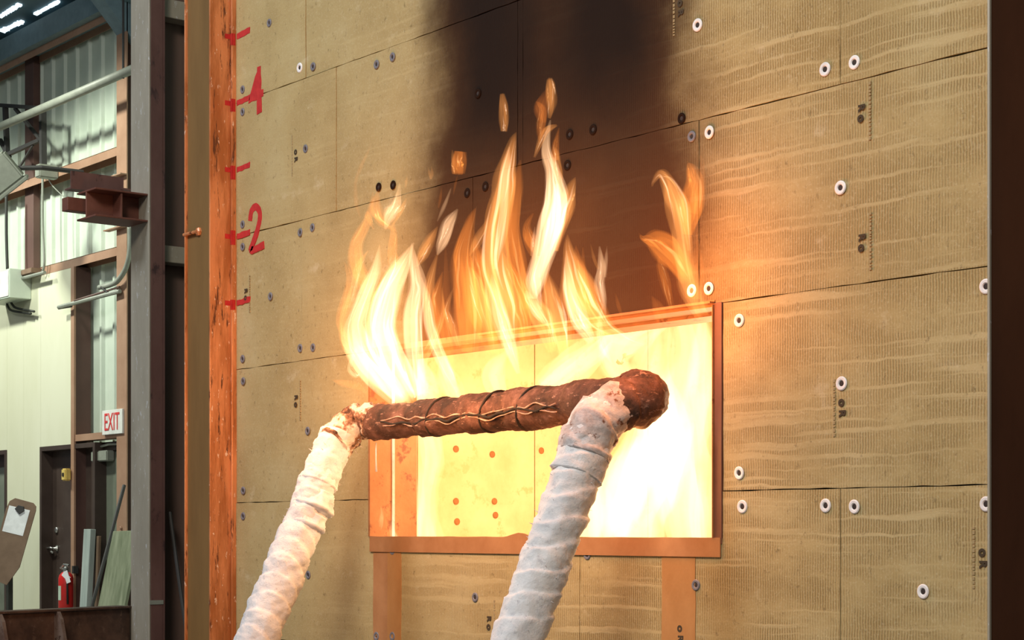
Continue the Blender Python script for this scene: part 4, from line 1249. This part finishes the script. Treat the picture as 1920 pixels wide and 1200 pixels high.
flame('upright orange flame fragment floating high above the centre flame', (945, 246), [
    (Md, [(945, 246, 14), (945, 230, 17), (944, 200, 17), (942, 176, 9)]),
])
flame('tallest forked white flame reaching into the soot', (1010, 600), [
    (H, [(1000, 560, 16), (1004, 530, 34), (1018, 480, 42), (1034, 420, 50), (1042, 370, 44), (1036, 320, 26), (1024, 280, 18), (1032, 225, 3)]),
    (H, [(1012, 520, 8), (1026, 470, 26), (1040, 420, 34), (1046, 380, 26), (1044, 345, 8)]),
    (Md, [(1040, 470, 20), (1050, 420, 34), (1062, 380, 30), (1074, 345, 12), (1079, 332, 2)]),
    (Md, [(1050, 360, 8), (1046, 320, 20), (1042, 290, 14), (1038, 275, 3)]),
    (Md, [(1002, 295, 4), (1012, 270, 12), (1024, 245, 16), (1044, 235, 4)]),
    (Cl, [(1010, 480, 20), (994, 450, 24), (988, 425, 14), (1000, 400, 3)]),
    (H, [(996, 480, 4), (1000, 455, 10), (1003, 425, 2)]),
    (Cl, [(1040, 300, 16), (1042, 270, 14), (1048, 240, 3)]),
    (H, [(1014, 580, 5), (1008, 555, 16), (1004, 520, 20), (1010, 480, 6)]),
    (Cl, [(1012, 270, 3), (1014, 235, 18), (1018, 205, 14), (1005, 190, 2)]),
])
flame('orange flame fragment at the very top of the forked flame', (1033, 222), [
    (Md, [(1030, 222, 6), (1034, 195, 19), (1033, 165, 20), (1030, 148, 12)]),
    (Dm, [(1020, 230, 8), (1014, 205, 26), (1022, 180, 14), (1026, 165, 3)]),
])
flame('wide yellow flame sweeping up from the lintel right of the forked flame', (1110, 640), [
    (Md, [(1210, 648, 6), (1165, 635, 26), (1125, 612, 42), (1095, 570, 50), (1078, 520, 44), (1066, 470, 22), (1064, 440, 3)]),
    (H, [(1110, 640, 16), (1085, 600, 34), (1070, 550, 30), (1064, 500, 14), (1062, 470, 3)]),
    (Cl, [(1140, 600, 16), (1105, 560, 40), (1090, 520, 30), (1082, 480, 14), (1080, 460, 2)]),
    (Md, [(1035, 660, 18), (1022, 610, 38), (1000, 570, 30), (985, 530, 20), (978, 490, 3)]),
    (H, [(1028, 612, 4), (1008, 585, 20), (992, 560, 18), (986, 545, 4)]),
    (Md, [(1060, 680, 14), (1050, 630, 36), (1040, 580, 40), (1030, 540, 26), (1026, 510, 3)]),
    (H, [(1148, 682, 4), (1130, 650, 14), (1124, 610, 12), (1130, 570, 3)]),
])
flame('thin white forked flame standing alone right of the centre', (1130, 590), [
    (H, [(1136, 590, 3), (1130, 560, 14), (1124, 530, 18), (1128, 500, 16), (1124, 462, 3)]),
    (H, [(1134, 520, 6), (1136, 490, 8), (1138, 462, 1)]),
    (Md, [(1122, 505, 5), (1114, 485, 7), (1107, 456, 1)]),
    (Cl, [(1168, 600, 2), (1160, 575, 7), (1154, 550, 2)]),
])
flame('curling orange plume rising from the right corner of the opening', (1300, 590), [
    (Md, [(1315, 590, 30), (1296, 545, 40), (1284, 490, 38), (1276, 430, 36), (1268, 380, 40), (1256, 345, 30), (1240, 326, 16), (1226, 340, 8), (1222, 350, 3)]),
    (Cl, [(1290, 520, 30), (1262, 480, 48), (1230, 452, 36), (1208, 448, 14), (1200, 440, 3)]),
    (Cl, [(1290, 440, 20), (1296, 390, 44), (1302, 345, 36), (1296, 318, 22), (1290, 306, 4)]),
    (Md, [(1292, 470, 8), (1286, 430, 16), (1278, 390, 16), (1272, 360, 4)]),
    (Dm, [(1300, 560, 30), (1306, 500, 26), (1308, 460, 10), (1304, 430, 3)]),
    (Dm, [(1240, 600, 20), (1232, 575, 20), (1222, 555, 3)]),
    (Dm, [(1300, 400, 20), (1312, 350, 22), (1316, 310, 10), (1312, 290, 3)]),
    (Cl, [(1260, 580, 10), (1250, 540, 18), (1240, 500, 14), (1235, 480, 3)]),
])
flame('tiny twin flame drifting above the left flames', (806, 336), [(Md, [(808, 336, 3), (805, 325, 5), (803, 313, 1)]), (Md, [(808, 336, 4), (810, 325, 6), (809, 311, 1)])])
flame('square orange flame fragment drifting left of the centre flame', (860, 326), [(Cl, [(860, 326, 20), (860, 305, 28), (862, 284, 22)]), (Md, [(851, 326, 5), (850, 300, 8), (848, 281, 2)])])
flame('faint orange wisp far left against the boards', (666, 400), [(Dm, [(676, 408, 3), (668, 380, 8), (667, 340, 7), (678, 310, 8), (690, 285, 4), (698, 262, 1)])])
for lab, pts in (('short glowing spark streak on the upper left boards', ((664, 238), (678, 208))), ('tiny spark left of the flames', ((620, 436), (630, 440)))):
    mb = MB(); a, b = P(*pts[0], -.2), P(*pts[1], -.2); mb.tube([a, a.lerp(b, .5), b], [.0006, .0018, .0006], 6)
    tag(mb.build('spark', M['flame_hot']), lab, 'spark', 'sparks')

# blaze inside the chamber
e = empty('flame', P(1230, 1005, 0.9)); tag(e, 'white-hot blaze filling the right side of the chamber opening', 'flame', 'chamber fire')
Rm = 'flame_room'
for Y, pts in ((0.75, [(1300, 1060, 60), (1285, 960, 110), (1265, 860, 130), (1280, 760, 120), (1300, 680, 90), (1290, 600, 60), (1280, 540, 10)]),
               (1.1, [(1200, 1060, 60), (1190, 980, 120), (1215, 900, 130), (1240, 820, 110), (1225, 720, 80), (1240, 640, 50), (1230, 560, 10)]),
               (0.9, [(1130, 1060, 30), (1150, 960, 90), (1170, 890, 90), (1190, 820, 50), (1200, 760, 8)]),
               (0.6, [(1320, 1060, 30), (1318, 960, 50), (1322, 840, 46), (1312, 720, 50), (1318, 600, 20), (1320, 560, 4)]),
               (1.3, [(1090, 1060, 40), (1110, 980, 70), (1100, 900, 40), (1108, 850, 6)]),
               (1.2, [(1010, 740, 40), (1060, 700, 60), (1110, 660, 50), (1150, 620, 10)]),
               (1.0, [(1180, 720, 40), (1150, 670, 70), (1190, 630, 60), (1250, 610, 10)])):
    tongue(e, pts, Y, Rm, RND.random() * 40, n=30)
e = empty('flame', P(780, 1005, 0.4)); tag(e, 'bright flame licking up just inside the left jamb of the opening', 'flame', 'chamber fire')
for Y, mt, pts in ((0.42, Rm, [(800, 1040, 60), (795, 980, 60), (800, 920, 40), (810, 860, 50), (800, 800, 40), (790, 740, 6)]),
                   (0.34, Rm, [(778, 1030, 20), (782, 960, 26), (788, 900, 14), (784, 850, 4)]),
                   (0.05, 'flame_hot', [(705, 1012, 14), (712, 985, 12), (716, 962, 5), (712, 945, 1)]),
                   (0.08, 'flame_mid', [(725, 1010, 16), (722, 980, 12), (726, 950, 5), (730, 920, 1)]),
                   (0.07, 'flame_hot', [(740, 1012, 16), (735, 990, 8), (738, 960, 1)])):
    tongue(e, pts, Y, mt, RND.random() * 40, n=24)
e = empty('flame', P(850, 760, 0.5)); tag(e, 'yellow flame sheet behind the burner under the lintel', 'flame', 'chamber fire')
for Y, pts in ((0.5, [(760, 800, 40), (780, 740, 70), (770, 690, 60), (755, 650, 10)]), (0.6, [(860, 760, 30), (840, 710, 40), (830, 670, 10)]), (0.7, [(940, 745, 30), (925, 700, 40), (950, 660, 10)])):
    tongue(e, pts, Y, Rm, RND.random() * 40, n=24)
